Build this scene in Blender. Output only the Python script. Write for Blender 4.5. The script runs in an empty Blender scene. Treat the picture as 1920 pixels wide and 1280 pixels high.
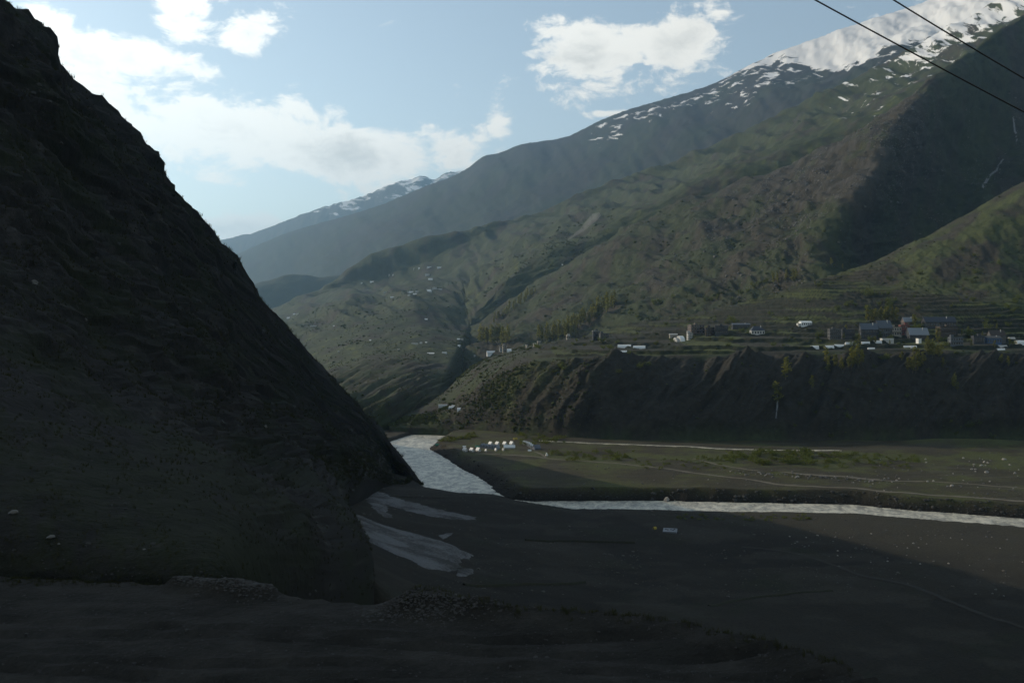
import bpy, bmesh, math, random
import numpy as np
from mathutils import Vector, Matrix
random.seed(7)
R = math.radians
sc = bpy.context.scene
COL = sc.collection

# ------------------------------------------------------------------ camera
F, CX, HZ, CAMZ = 1870.0, 960.0, 610.0, 112.0
cam = bpy.data.cameras.new("camera")
camo = bpy.data.objects.new("camera", cam)
COL.objects.link(camo)
camo.location = (0, 0, CAMZ)
camo.rotation_euler = (R(90), 0, 0)
cam.sensor_width = 36.0
cam.lens = F / 1920 * 36.0
cam.shift_y = -(640 - HZ) / 1920
cam.clip_start = 0.5
cam.clip_end = 80000
sc.camera = camo

# ------------------------------------------------------------------ light
SUN_EL, SUN_AZ = 20.0, -62.0            # azimuth from the view axis, minus is to the left
SD = Vector((math.sin(R(SUN_AZ)) * math.cos(R(SUN_EL)), math.cos(R(SUN_AZ)) * math.cos(R(SUN_EL)), math.sin(R(SUN_EL))))
sun = bpy.data.lights.new("sun", 'SUN')
sun.energy = 2.3
sun.angle = R(0.5)
sun.color = (1.0, 0.86, 0.66)
suno = bpy.data.objects.new("sun", sun)
suno.rotation_euler = SD.to_track_quat('Z', 'Y').to_euler()
COL.objects.link(suno)

sc.view_settings.view_transform = 'Standard'
sc.view_settings.look = 'None'
sc.view_settings.gamma = 1.0
sc.view_settings.use_curve_mapping = False
sc.view_settings.exposure = 0.9
sc.cycles.volume_bounces = 0
sc.cycles.max_bounces = 4
sc.cycles.diffuse_bounces = 2
sc.cycles.use_denoising = True

class NT:
    """tiny node-tree helper"""
    def __init__(s, tree):
        s.t = tree; s.n = tree.nodes; s.l = tree.links
    def new(s, typ, **kw):
        nd = s.n.new(typ)
        for k, v in kw.items(): setattr(nd, k, v)
        return nd
    def put(s, sock, v):
        if v is None: return
        if isinstance(v, (int, float)): sock.default_value = v
        elif isinstance(v, tuple):
            sock.default_value = (v + (1.0,)) if sock.type == 'RGBA' and len(v) == 3 else v
        else: s.l.new(v, sock)
    def math(s, op, a, b=None, c=None, clamp=False):
        m = s.new('ShaderNodeMath', operation=op); m.use_clamp = clamp
        s.put(m.inputs[0], a); s.put(m.inputs[1], b); s.put(m.inputs[2], c)
        return m.outputs[0]
    def noise(s, vec, scale, detail=4, rough=0.55, dist=0.0, lac=2.0):
        n = s.new('ShaderNodeTexNoise')
        s.put(n.inputs['Vector'], vec)
        n.inputs['Scale'].default_value = scale; n.inputs['Detail'].default_value = detail
        n.inputs['Roughness'].default_value = rough; n.inputs['Distortion'].default_value = dist
        n.inputs['Lacunarity'].default_value = lac
        return n.outputs['Fac']
    def ramp(s, v, a, b, c=0.0, d=1.0, smooth=True):
        m = s.new('ShaderNodeMapRange'); m.interpolation_type = 'SMOOTHSTEP' if smooth else 'LINEAR'
        s.put(m.inputs['Value'], v); s.put(m.inputs['From Min'], a); s.put(m.inputs['From Max'], b)
        s.put(m.inputs['To Min'], c); s.put(m.inputs['To Max'], d)
        return m.outputs['Result']
    def mix(s, f, a, b, mode='MIX'):
        m = s.new('ShaderNodeMix', data_type='RGBA', blend_type=mode)
        s.put(m.inputs[0], f); s.put(m.inputs[6], a); s.put(m.inputs[7], b)
        return m.outputs[2]
    def vmul(s, v, k):
        m = s.new('ShaderNodeVectorMath', operation='MULTIPLY')
        s.put(m.inputs[0], v); m.inputs[1].default_value = k
        return m.outputs[0]

# ------------------------------------------------------------------ sky with clouds (by direction)
world = bpy.data.worlds.new("World")
sc.world = world
world.use_nodes = True
w = NT(world.node_tree)
w.n.clear()
sky = w.new('ShaderNodeTexSky', sky_type='NISHITA')
sky.sun_disc = False
sky.sun_elevation = R(SUN_EL)
sky.sun_rotation = R(SUN_AZ)
sky.altitude = 3000
sky.air_density = 1.0
sky.dust_density = 3.0
sky.ozone_density = 1.0
SKY_STRENGTH = 0.10
tc = w.new('ShaderNodeTexCoord')
sep = w.new('ShaderNodeSeparateXYZ'); w.l.new(tc.outputs['Generated'], sep.inputs[0])
az = w.math('ARCTAN2', sep.outputs[0], sep.outputs[1])
el = w.math('ARCSINE', sep.outputs[2])
def pix_dir(px, py):
    v = Vector(((px - CX) / F, 1.0, (HZ - py) / F)).normalized()
    return math.atan2(v.x, v.y), math.asin(v.z)
comb = w.new('ShaderNodeCombineXYZ')
w.put(comb.inputs[0], az); w.put(comb.inputs[1], el)
# stretched sky coordinates, warped a little so cloud edges curl
sv = w.vmul(comb.outputs[0], (1.0, 1.7, 1.0))
warp = w.new('ShaderNodeTexNoise'); warp.inputs['Scale'].default_value = 14; warp.inputs['Detail'].default_value = 3
w.l.new(sv, warp.inputs['Vector'])
wv = w.new('ShaderNodeVectorMath', operation='MULTIPLY_ADD')
w.l.new(warp.outputs['Color'], wv.inputs[0]); wv.inputs[1].default_value = (0.05, 0.05, 0.0); w.l.new(sv, wv.inputs[2])
fb = w.noise(wv.outputs[0], 11.0, 10, 0.62)
fine = w.noise(wv.outputs[0], 46.0, 8, 0.66)
# cloud banks: (px, py, half width px, half height px, tilt deg, weight)
CLOUDS = [
    (1130, 105, 130, 62, -8, 1.0), (1260, 80, 100, 52, -12, 1.0), (1040, 95, 70, 45, -10, 0.55),
    (1350, 45, 45, 30, -20, 0.6), (1220, 150, 70, 30, 0, 0.45),
    (640, 290, 300, 52, 3, 1.0), (400, 240, 260, 75, 8, 1.0), (200, 180, 220, 60, 10, 0.9), (560, 215, 90, 40, 10, 0.6),
    (300, 320, 200, 25, 2, 0.55), (830, 285, 110, 38, -3, 0.7),
    (930, 220, 55, 42, 20, 0.62), (470, 65, 80, 36, -12, 0.85), (340, 20, 70, 50, 0, 0.95),
    (210, 105, 170, 38, 4, 0.95), (110, 40, 60, 36, 10, 0.8), (40, 90, 170, 70, 15, 0.75),
    (440, 425, 120, 24, -3, 0.9), (1140, 214, 50, 8, -2, 0.75), (700, 352, 70, 16, -6, 0.5),
]
tot = None
for (px, py, hw, hh, tilt, wt) in CLOUDS:
    a0, e0 = pix_dir(px, py)
    da = w.math('SUBTRACT', az, a0); de = w.math('SUBTRACT', el, e0)
    t = R(tilt); c_, s_ = math.cos(t), math.sin(t)
    # rotated, scaled offsets (tilt is positive when the right end hangs lower)
    u = w.math('MULTIPLY_ADD', da, c_ / (hw / F), w.math('MULTIPLY', de, -s_ / (hw / F)))
    v = w.math('MULTIPLY_ADD', da, s_ / (hh / F), w.math('MULTIPLY', de, c_ / (hh / F)))
    r2 = w.math('MULTIPLY_ADD', u, u, w.math('MULTIPLY', v, v))
    g = w.math('MULTIPLY', w.math('POWER', 2.718, w.math('MULTIPLY', r2, -0.9)), wt)
    tot = g if tot is None else w.math('MAXIMUM', tot, g)
# beyond the part of the sky in view the same broken cloud goes on everywhere
away = w.ramp(w.math('ABSOLUTE', az), 0.62, 1.0)
high = w.ramp(el, 0.36, 0.55)
gen = w.math('MULTIPLY', w.math('MAXIMUM', away, high), 0.22)
tot = w.math('MAXIMUM', tot, gen)
dens = w.math('ADD', tot, w.math('MULTIPLY', w.math('SUBTRACT', fb, 0.5), 2.7))
dens = w.math('ADD', dens, w.math('MULTIPLY', w.math('SUBTRACT', fine, 0.5), 1.15))
cmask = w.ramp(dens, 0.31, 0.70)
# thick middles are greyer, thin rims whiter; undersides greyer
fb2 = w.noise(w.vmul(wv.outputs[0], (1, 1, 1)), 12.0, 5, 0.55)
thick = w.ramp(w.math('ADD', dens, w.math('MULTIPLY', w.math('SUBTRACT', fb2, 0.5), 2.6)), 0.70, 1.75)
# how near to the sun (forward-scattering brightening of real cloud)
sd = w.new('ShaderNodeVectorMath', operation='DOT_PRODUCT')
w.l.new(tc.outputs['Generated'], sd.inputs[0]); sd.inputs[1].default_value = SD
near = w.ramp(sd.outputs['Value'], 0.35, 0.95)
rim = w.mix(near, (0.66, 0.64, 0.58), (0.86, 0.85, 0.79))
core = w.mix(near, (0.44, 0.435, 0.40), (0.54, 0.545, 0.52))
ccol = w.mix(thick, rim, core)
ccol10 = w.mix(1.0, ccol, (1 / SKY_STRENGTH,) * 3, 'MULTIPLY')
SKYGAIN = (1.66, 1.34, 0.98)
skyc = w.mix(1.0, sky.outputs[0], SKYGAIN, 'MULTIPLY')
final = w.mix(cmask, skyc, ccol10)
bg = w.new('ShaderNodeBackground'); bg.inputs['Strength'].default_value = SKY_STRENGTH
w.l.new(final, bg.inputs['Color'])
wo = w.new('ShaderNodeOutputWorld'); w.l.new(bg.outputs[0], wo.inputs['Surface'])

# ------------------------------------------------------------------ numpy noise
def _hash(ix, iy, seed):
    h = (ix.astype(np.int64) * 374761393 + iy.astype(np.int64) * 668265263 + seed * 1442695041) & 0xFFFFFFFF
    h = ((h ^ (h >> 13)) * 1274126177) & 0xFFFFFFFF
    return (h ^ (h >> 16)) & 0xFFFFFFFF
def perlin(x, y, seed=0):
    xi = np.floor(x); yi = np.floor(y)
    xf = x - xi; yf = y - yi
    u = xf * xf * xf * (xf * (xf * 6 - 15) + 10); v = yf * yf * yf * (yf * (yf * 6 - 15) + 10)
    def g(ix, iy, dx, dy):
        a = _hash(ix, iy, seed) * (2 * np.pi / 4294967296.0)
        return np.cos(a) * dx + np.sin(a) * dy
    n00 = g(xi, yi, xf, yf); n10 = g(xi + 1, yi, xf - 1, yf)
    n01 = g(xi, yi + 1, xf, yf - 1); n11 = g(xi + 1, yi + 1, xf - 1, yf - 1)
    a = n00 + u * (n10 - n00); b = n01 + u * (n11 - n01)
    return (a + v * (b - a)) * 1.5
def fbm(x, y, oct=5, gain=0.5, seed=0):
    s = np.zeros_like(x); a = 1.0; f = 1.0; tot = 0
    for o in range(oct):
        s += a * perlin(x * f + 17.3 * o, y * f - 9.1 * o, seed + o); tot += a
        a *= gain; f *= 2.03
    return s / tot
def ridged(x, y, oct=4, gain=0.5, seed=0):
    s = np.zeros_like(x); a = 1.0; f = 1.0; tot = 0
    for o in range(oct):
        s += a * (1 - 2 * np.abs(perlin(x * f + 5.7 * o, y * f + 3.3 * o, seed + o))); tot += a
        a *= gain; f *= 2.07
    return s / tot
def sstep(a, b, x):
    t = np.clip((x - a) / (b - a), 0, 1)
    return t * t * (3 - 2 * t)
def lerp(a, b, t): return a + (b - a) * t
def cmix(c0, c1, t):
    return np.asarray(c0) + (np.asarray(c1) - np.asarray(c0)) * t[..., None]

def pchip(xk, yk, x):
    """monotone cubic through yk (K,...) at xk, evaluated at x"""
    xk = np.asarray(xk, float); yk = np.asarray(yk, float)
    h = np.diff(xk); hs = h.reshape((-1,) + (1,) * (yk.ndim - 1))
    d = np.diff(yk, axis=0) / hs
    m = np.zeros_like(yk)
    if len(xk) > 2:
        w1 = 2 * hs[1:] + hs[:-1]; w2 = hs[1:] + 2 * hs[:-1]
        ok = d[:-1] * d[1:] > 0
        with np.errstate(divide='ignore', invalid='ignore'):
            mm = (w1 + w2) / (w1 / d[:-1] + w2 / d[1:])
        m[1:-1] = np.where(ok, mm, 0)
    m[0] = d[0]; m[-1] = d[-1]
    i = np.clip(np.searchsorted(xk, x, 'right') - 1, 0, len(xk) - 2)
    t = (x - xk[i]) / h[i]
    sh = (-1,) + (1,) * (yk.ndim - 1)
    t = t.reshape(sh); hh = h[i].reshape(sh)
    return ((2*t**3 - 3*t**2 + 1) * yk[i] + (t**3 - 2*t**2 + t) * hh * m[i] + (-2*t**3 + 3*t**2) * yk[i+1] + (t**3 - t**2) * hh * m[i+1])

def world_of(px, py, d):
    return np.stack([(px - CX) / F * d, d, CAMZ + (HZ - py) / F * d], -1)

class Sheet: pass
def loft(rows, nu, nv, vweights=None):
    """rows of (px, py, depth) control points, lowest first -> dense grid of points"""
    G = np.array(rows, float)                              # Rn, Cn, 3
    ku = np.concatenate([[0], np.cumsum(np.maximum(np.abs(np.diff(G[..., 0], axis=1)).mean(0), 8))])
    kv = np.concatenate([[0], np.cumsum(vweights if vweights is not None else np.maximum(np.abs(np.diff(G[..., 1], axis=0)).mean(1), 6))])
    H = G.copy(); H[..., 2] = np.log(G[..., 2])
    u = np.linspace(0, ku[-1], nu); v = np.linspace(0, kv[-1], nv)
    A = pchip(kv, H, v)                                    # nv, Cn, 3
    B = pchip(ku, A.transpose(1, 0, 2), u).transpose(1, 0, 2)
    s = Sheet()
    s.px, s.py, s.d = B[..., 0], B[..., 1], np.exp(B[..., 2])
    s.P = world_of(s.px, s.py, s.d)
    s.u = np.broadcast_to(u[None, :], s.px.shape) / ku[-1]
    s.v = np.broadcast_to(v[:, None], s.px.shape)
    s.kv = kv; s.ku = ku
    return s
def normals(P):
    du = np.gradient(P, axis=1); dv = np.gradient(P, axis=0)
    n = np.cross(du, dv)
    n /= np.linalg.norm(n, axis=-1, keepdims=True) + 1e-9
    return n
def grid_mesh(name, P, mat, albedo=None, attrs=None, flow=None, smooth=True, tag=None):
    nv, nu = P.shape[:2]
    me = bpy.data.meshes.new(name)
    idx = np.arange(nv * nu).reshape(nv, nu)
    q = np.stack([idx[:-1, :-1], idx[:-1, 1:], idx[1:, 1:], idx[1:, :-1]], -1).reshape(-1)
    nf = (nv - 1) * (nu - 1)
    me.vertices.add(nv * nu); me.loops.add(nf * 4); me.polygons.add(nf)
    me.vertices.foreach_set('co', P.reshape(-1).astype(np.float32))
    me.polygons.foreach_set('loop_start', np.arange(0, nf * 4, 4, dtype=np.int32))
    me.polygons.foreach_set('loop_total', np.full(nf, 4, np.int32))
    me.loops.foreach_set('vertex_index', q.astype(np.int32))
    me.polygons.foreach_set('use_smooth', np.full(nf, smooth, bool))
    if albedo is not None:
        a = me.attributes.new('albedo', 'FLOAT_COLOR', 'POINT')
        c = np.ones((nv * nu, 4), np.float32); c[:, :3] = np.clip(albedo.reshape(-1, 3), 0.004, 0.9)
        a.data.foreach_set('color', c.reshape(-1))
    if flow is not None:
        a = me.attributes.new('flow', 'FLOAT_VECTOR', 'POINT')
        a.data.foreach_set('vector', flow.reshape(-1).astype(np.float32))
    for k, v in (attrs or {}).items():
        a = me.attributes.new(k, 'FLOAT', 'POINT')
        a.data.foreach_set('value', v.reshape(-1).astype(np.float32))
    me.update(); me.validate()
    ob = bpy.data.objects.new(name, me)
    me.materials.append(mat)
    COL.objects.link(ob)
    ob['kind'] = 'structure'
    return ob

# ------------------------------------------------------------------ materials
def terrain_mat(name, scale, bump=0.6, contrast=0.5, dist=1.0, rough=0.95, snow=None, speck=None, gain=1.0):
    m = bpy.data.materials.new(name); m.use_nodes = True
    t = NT(m.node_tree)
    bsdf = t.n['Principled BSDF']
    bsdf.inputs['Roughness'].default_value = rough
    bsdf.inputs['Specular IOR Level'].default_value = 0.15
    at = t.new('ShaderNodeAttribute', attribute_name='albedo')
    geo = t.new('ShaderNodeNewGeometry')
    pos = geo.outputs['Position']
    n1 = t.noise(pos, scale, 6, 0.62)
    n2 = t.noise(pos, scale * 7.3, 5, 0.65)
    f = t.math('ADD', t.ramp(n1, 0.25, 0.75, 1 - contrast, 1 + contrast, False), t.ramp(n2, 0.25, 0.75, -contrast * .6, contrast * .6, False))
    f = t.math('MAXIMUM', t.math('MULTIPLY', f, gain), 0.1)
    g = t.new('ShaderNodeCombineColor')
    for i in range(3): t.put(g.inputs[i], f)
    col = t.mix(1.0, at.outputs['Color'], g.outputs[0], 'MULTIPLY')
    if speck:                                                   # pale stones
        thr, sscale, scol = speck
        vo = t.new('ShaderNodeTexVoronoi', feature='F1'); t.put(vo.inputs['Vector'], pos); vo.inputs['Scale'].default_value = sscale
        sepc = t.new('ShaderNodeSeparateColor'); t.l.new(vo.outputs['Color'], sepc.inputs[0])
        stone = t.math('MULTIPLY', t.ramp(vo.outputs['Distance'], 0.30, 0.18), t.math('GREATER_THAN', t.math('MULTIPLY_ADD', n1, 0.5, sepc.outputs[0]), thr))
        col = t.mix(stone, col, scol)
    h = t.math('ADD', n1, t.math('MULTIPLY', n2, 0.3))
    bp = t.new('ShaderNodeBump'); bp.inputs['Strength'].default_value = bump; bp.inputs['Distance'].default_value = dist
    t.l.new(h, bp.inputs['Height'])
    if snow:
        fscale, aniso, scol = snow
        fl = t.new('ShaderNodeAttribute', attribute_name='flow')
        sa = t.new('ShaderNodeAttribute', attribute_name='snow')
        sn = t.noise(t.vmul(fl.outputs['Vector'], (fscale, fscale * aniso, 1)), 1.0, 7, 0.62, 0.6)
        thr = t.ramp(sa.outputs['Fac'], 0, 1, 0.78, 0.16, False)
        mask = t.ramp(t.math('SUBTRACT', sn, thr), -0.02, 0.05)
        mask = t.math('MULTIPLY', mask, t.math('GREATER_THAN', sa.outputs['Fac'], 0.01))
        col = t.mix(mask, col, scol)
    t.l.new(col, bsdf.inputs['Base Color'])
    t.l.new(bp.outputs[0], bsdf.inputs['Normal'])
    return m

SNOW = (0.60, 0.61, 0.62)
GRASS = np.array((0.033, 0.040, 0.018)); GRASS2 = np.array((0.056, 0.063, 0.020))
SOIL = np.array((0.046, 0.041, 0.030)); ROCK = np.array((0.058, 0.054, 0.048)); DARKROCK = np.array((0.017, 0.016, 0.014))

# ================================================================== FAR RANGES
def skirted(rows, drop=60):
    base = [(p[0], p[1] + drop, p[2] * 0.995) for p in rows[0]]
    return [base] + rows

# tiny snow peak at the very end of the valley
rows = [[(330, 500, 21000), (370, 500, 21000), (396, 500, 21000), (415, 500, 21000), (460, 500, 21000)],
        [(330, 470, 22000), (375, 462, 22000), (396, 447, 22000), (412, 456, 22000), (460, 470, 22000)],
        [(330, 500, 24000), (375, 500, 24000), (396, 500, 24000), (412, 500, 24000), (460, 500, 24000)]]
s = loft(rows, 60, 40)
n = normals(s.P)
P = s.P + n * (fbm(s.P[..., 0] / 300, s.P[..., 2] / 300, 4, seed=3) * 45)[..., None]
m_far = terrain_mat('far_range', 0.004, 0.5, 0.3, 30, snow=(0.0062, 1.0, SNOW))
al = np.broadcast_to(SOIL, P.shape)
grid_mesh('snow_peak', P, m_far, al, {'snow': np.full(P.shape[:2], 0.8)}, s.P.copy())

# L1 : pale snowy range far down the valley
cx = [250, 330, 395, 480, 600, 690, 740, 772, 790, 812, 835, 900, 1000, 1150]
cy = [520, 490, 458, 436, 392, 366, 345, 338, 332, 338, 327, 318, 310, 300]
top = [(x, y, 16000 + (x - 700) * -2) for x, y in zip(cx, cy)]
mid = [(x - 10, y + 45 + (x > 600) * 15, 14800) for x, y in zip(cx, cy)]
base = [(x - 20, y + 220, 13000) for x, y in zip(cx, cy)]
back = [(x, y + 120, 18500) for x, y in zip(cx, cy)]
s = loft([base, mid, top, back], 320, 130)
n = normals(s.P)
sl = s.u * 18000; sv_ = s.v
near_crest = sstep(s.kv[1], s.kv[2], s.v) * (1 - sstep(s.kv[2], s.kv[2] + 5, s.v))
rel = ridged(s.u * 26 + s.v * 0.004, s.v * 0.006, 5, seed=11) * 26 * (1 - 0.75 * near_crest)
rel += ridged(s.u * 90, s.v * 0.03, 3, seed=12) * 16
P = s.P + n * rel[..., None]
snow = np.clip(0.26 + (s.P[..., 2] - 1600) / 3600, 0, 0.55) * sstep(440, 640, s.px)
al = np.broadcast_to(SOIL * 1.0, P.shape)
grid_mesh('far_mountain_range', P, m_far, al, {'snow': snow}, np.stack([(s.v + .25 * s.u * 900) * 14, s.u * 900 * 4.5, 0 * s.u], -1))

# L2 : big blue mountain with the snow cap
cx = [330, 420, 560, 640, 800, 868, 908, 930, 980, 1060, 1120, 1180, 1340, 1440, 1560, 1740, 1900, 2200]
cy = [515, 486, 430, 410, 350, 321, 293, 288, 271, 257, 230, 208, 155, 108, 64, 2, -62, -170]
cd = [12500, 12000, 11000, 10500, 9500, 9200, 9000, 8900, 8750, 8400, 8200, 8000, 7400, 7100, 6800, 6400, 6100, 5600]
l3x = [330, 500, 600, 650, 720, 850, 1000, 1150, 1300, 1480, 1640, 1880, 2200]
l3y = [650, 580, 545, 510, 465, 440, 400, 345, 290, 210, 130, 0, -170]
by = np.interp(cx, l3x, l3y)
top = list(zip(cx, cy, cd))
mid = [(x - 4, y + (b - y) * 0.55, d * 0.84) for x, y, d, b in zip(cx, cy, cd, by)]
base = [(x - 8, b + 90, d * 0.70) for x, d, b in zip(cx, cd, by)]
back = [(x, y + 100, d * 1.15) for x, y, d in top]
s = loft([base, mid, top, back], 440, 190)
n = normals(s.P)
cr = np.clip(1 - np.abs(s.v - s.kv[2]) / 30, 0, 1)
L = 13000
rel = fbm(s.u * 14 + s.v * .006, s.v * .011, 5, 0.5, seed=21) * 80 * (1 - .85 * cr)
rel += ridged(s.u * 34 + s.v * .012, s.v * .010, 4, seed=22) * 20 * (1 - .7 * cr)
rel += fbm(s.u * 260, s.v * .12, 3, seed=23) * 7
P = s.P + n * rel[..., None]
dcr = s.py - np.interp(s.px, cx, cy)                 # pixels under the crest line
wd = np.clip((s.px - 1425) * .42, 0, 72)
snow = np.maximum.reduce([sstep(38, -30, dcr - wd) * sstep(1430, 1490, s.px),
    0.60 * sstep(1290, 1420, s.px) * sstep(34, 4, dcr),
    0.36 * sstep(1230, 1420, s.px) * sstep(120, 50, dcr),
    0.36 * sstep(1060, 1120, s.px) * sstep(70, 30, dcr) * sstep(0, 10, dcr)])
hn = fbm(P[..., 0] / 500, P[..., 1] / 500, 4, seed=24)
al = cmix(np.array((.030, .031, .029)), np.array((.026, .034, .022)), sstep(-.3, .35, hn + (s.py - 300) / 900))
m_l2 = terrain_mat('blue_mountain', 0.006, 0.22, 0.28, 12, snow=(0.0075, 1.0, SNOW))
grid_mesh('snow_capped_mountain', P, m_l2, al, {'snow': snow}, np.stack([(s.v + .22 * s.px) * 19, s.px * 4.2, 0 * s.u], -1))

# L2b : dark spur closing the valley
cx = [330, 400, 455, 500, 560, 610, 660, 740, 860, 1000]
cy = [600, 566, 542, 526, 514, 519, 514, 500, 490, 480]
top = [(x, y, 6600) for x, y in zip(cx, cy)]
base = [(x + 15, y + 150, 6250) for x, y in zip(cx, cy)]
back = [(x, y + 40, 7600) for x, y in zip(cx, cy)]
s = loft([base, top, back], 140, 70)
n = normals(s.P)
P = s.P + n * (fbm(s.u * 9, s.v * .02, 5, seed=31) * 26)[..., None]
al = np.broadcast_to(GRASS * .9, P.shape)
m_mid = terrain_mat('spur_slopes', 0.012, 0.5, 0.35, 8)
grid_mesh('dark_spur', P, m_mid, al)

# ================================================================== L3 : green spur with the far village
crest = [(380,632,5600),(500,582,5200),(600,548,5000),(652,508,4800),(715,470,4750),(770,455,4700),(865,437,4630),(910,428,4600),(1000,402,4600),(1150,345,4500),(1300,290,4300),(1480,210,4000),(1640,130,3700),(1880,0,3400),(2200,-170,3000)]
foot = [(380,642,5400),(500,592,5000),(595,560,4850),(668,536,4740),(725,525,4640),(790,505,4580),(880,462,4520),(922,443,4500),(1010,416,4400),(1165,362,4300),(1320,312,4050),(1500,235,3700),(1660,165,3400),(1900,45,3050),(2210,-110,2700)]
mid1 = [(380,690,3500),(500,640,3100),(585,612,3050),(650,592,3000),(715,580,3000),(780,574,2950),(872,600,2720),(892,590,2750),(955,530,2850),(1090,452,2900),(1275,368,2850),(1430,300,2800),(1600,228,2700),(1850,120,2600),(2200,-20,2500)]
btop = [(380,758,1800),(500,726,1720),(575,712,1680),(640,696,1640),(700,686,1600),(770,682,1580),(842,678,1620),(905,640,2600),(1000,592,2720),(1130,512,2740),(1310,436,2680),(1470,378,2620),(1640,310,2520),(1880,200,2420),(2210,60,2350)]
bbas = [(380,812,1080),(500,808,1060),(585,803,1040),(660,800,1035),(720,797,1045),(770,792,1090),(812,792,1110),(912,700,2300),(1010,650,2400),(1140,580,2450),(1320,500,2400),(1480,440,2350),(1650,380,2300),(1890,270,2250),(2210,120,2200)]
back = [(p[0], p[1] + 80, p[2] * 1.2) for p in crest]
s = loft(skirted([bbas, btop, mid1, foot, crest, back], 25), 430, 300, [10, 95, 130, 150, 35, 20])
n = normals(s.P)
kv = s.kv
cr = np.clip(1 - np.abs(s.v - kv[5]) / 14, 0, 1)
rel = fbm(s.P[..., 0] / 330, s.P[..., 1] / 420, 5, 0.5, seed=41) * 30 * sstep(1800, 3200, s.d) * (1 - .8 * cr)
rel += ridged(s.u * 22 + s.v * .012, s.v * .010, 4, seed=42) * 42 * sstep(2200, 3600, s.d) * (1 - .8 * cr)
rel += fbm(s.P[..., 0] / 34, s.P[..., 1] / 60, 4, 0.55, seed=43) * 3.2
bl = sstep(kv[1] - 5, kv[1] + 12, s.v) * (1 - sstep(kv[2] - 6, kv[2] + 14, s.v)) * sstep(850, 780, s.px)   # the far river bluff
rel += bl * ridged(s.u * 60 - s.v * .10, s.v * .012, 3, seed=44) * 12
P = s.P + n * rel[..., None]
P[..., 2] += sstep(kv[2], kv[2] + 20, s.v) * sstep(kv[3], kv[3] - 30, s.v) * 4 * fbm(s.P[..., 0] / 70, s.P[..., 1] / 200, 4, seed=45)
hn = fbm(P[..., 0] / 90, P[..., 1] / 160, 5, 0.55, seed=46)
hn2 = fbm(P[..., 0] / 22, P[..., 1] / 50, 3, seed=47)
al = cmix(SOIL * .85, GRASS * 1.15, sstep(-.30, .18, hn + .3 * hn2 + .12))
al = cmix(al, GRASS2 * 1.25, sstep(.28, .5, hn2 + hn * .5) * sstep(3600, 2600, s.d))
al = cmix(al, SOIL * 0.9, bl * sstep(-.1, .3, hn2 + .05)[...] * .8)
dcr = s.py - np.interp(s.px, [p[0] for p in crest], [p[1] for p in crest])
snow = 0.30 * sstep(1450, 1650, s.px) * sstep(150, 40, dcr) + 0.30 * sstep(1640, 1800, s.px) * sstep(80, 20, dcr)
m_l3 = terrain_mat('green_spur', 0.03, 0.7, 0.42, 4, snow=(0.011, 1.0, SNOW))
l3 = grid_mesh('green_mountain_spur', P, m_l3, al, {'snow': snow}, np.stack([(s.v + .45 * s.px) * 11, s.px * 3.0, 0 * s.u], -1))
l3S = (P, n, s, bl)

# ================================================================== L4 : rocky spur, its right side in shade
crest = [(820,668,3000),(900,603,2850),(1000,547,2750),(1100,482,2650),(1200,420,2550),(1300,382,2450),(1480,320,2280),(1590,268,2180),(1690,200,2080),(1770,145,2150),(1850,78,2250),(1990,0,2350),(2250,-140,2500)]
mid = [(815,680,2300),(900,645,2250),(1000,600,2180),(1100,560,2080),(1200,520,2000),(1300,490,1920),(1440,440,1840),(1550,390,1800),(1640,330,1750),(1700,330,1930),(1780,320,2150),(1950,260,2200),(2250,110,2250)]
low = [(810,700,1950),(890,672,1920),(1000,648,1860),(1100,628,1800),(1200,603,1740),(1300,573,1700),(1420,533,1650),(1490,510,1620),(1545,492,1600),(1640,480,1780),(1740,445,2000),(1900,380,2080),(2250,220,2150)]
base = [(p[0] + 5, p[1] + 80, p[2] * .93) for p in low]
back = [(p[0], p[1] + 60, p[2] * 1.2) for p in crest]
s = loft(skirted([base, low, mid, crest, back], 40), 420, 260, [8, 60, 110, 130, 20])
n = normals(s.P)
kv = s.kv
cr = np.clip(1 - np.abs(s.v - kv[4]) / 14, 0, 1)
rel = fbm(s.P[..., 0] / 150, s.P[..., 1] / 220, 6, 0.56, seed=51) * 26 * (1 - .75 * cr)
rel += ridged(s.u * 16 + s.v * .014, s.v * .012, 5, .55, seed=52) * 18 * (1 - .7 * cr)
rocky = sstep(1250, 1480, s.px) * sstep(1780, 1700, s.px) * sstep(420, 330, s.py - (1640 - s.px) * .35)
rel += ridged(s.P[..., 0] / 26, s.P[..., 2] / 26, 4, 0.6, seed=53) * (2.2 + 6.5 * rocky)
rel += fbm(s.P[..., 0] / 9, s.P[..., 2] / 9, 3, 0.6, seed=56) * (0.8 + 2.0 * rocky)
P = s.P + n * rel[..., None]
hn = fbm(P[..., 0] / 80, P[..., 1] / 120, 5, 0.55, seed=54)
hn2 = fbm(P[..., 0] / 14, P[..., 1] / 24, 3, seed=55)
al = cmix(SOIL * .85, GRASS * 1.0, sstep(-.35, .15, hn + .35 * hn2 - rocky * .3))
al = cmix(al, ROCK * .85, sstep(.1, .5, hn2 + rocky * .45 - .25))
m_l4 = terrain_mat('rocky_spur', 0.06, 0.8, 0.45, 3)
l4 = grid_mesh('rocky_mountain_spur', P, m_l4, al)
l4S = (P, n, s, rocky)

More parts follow.
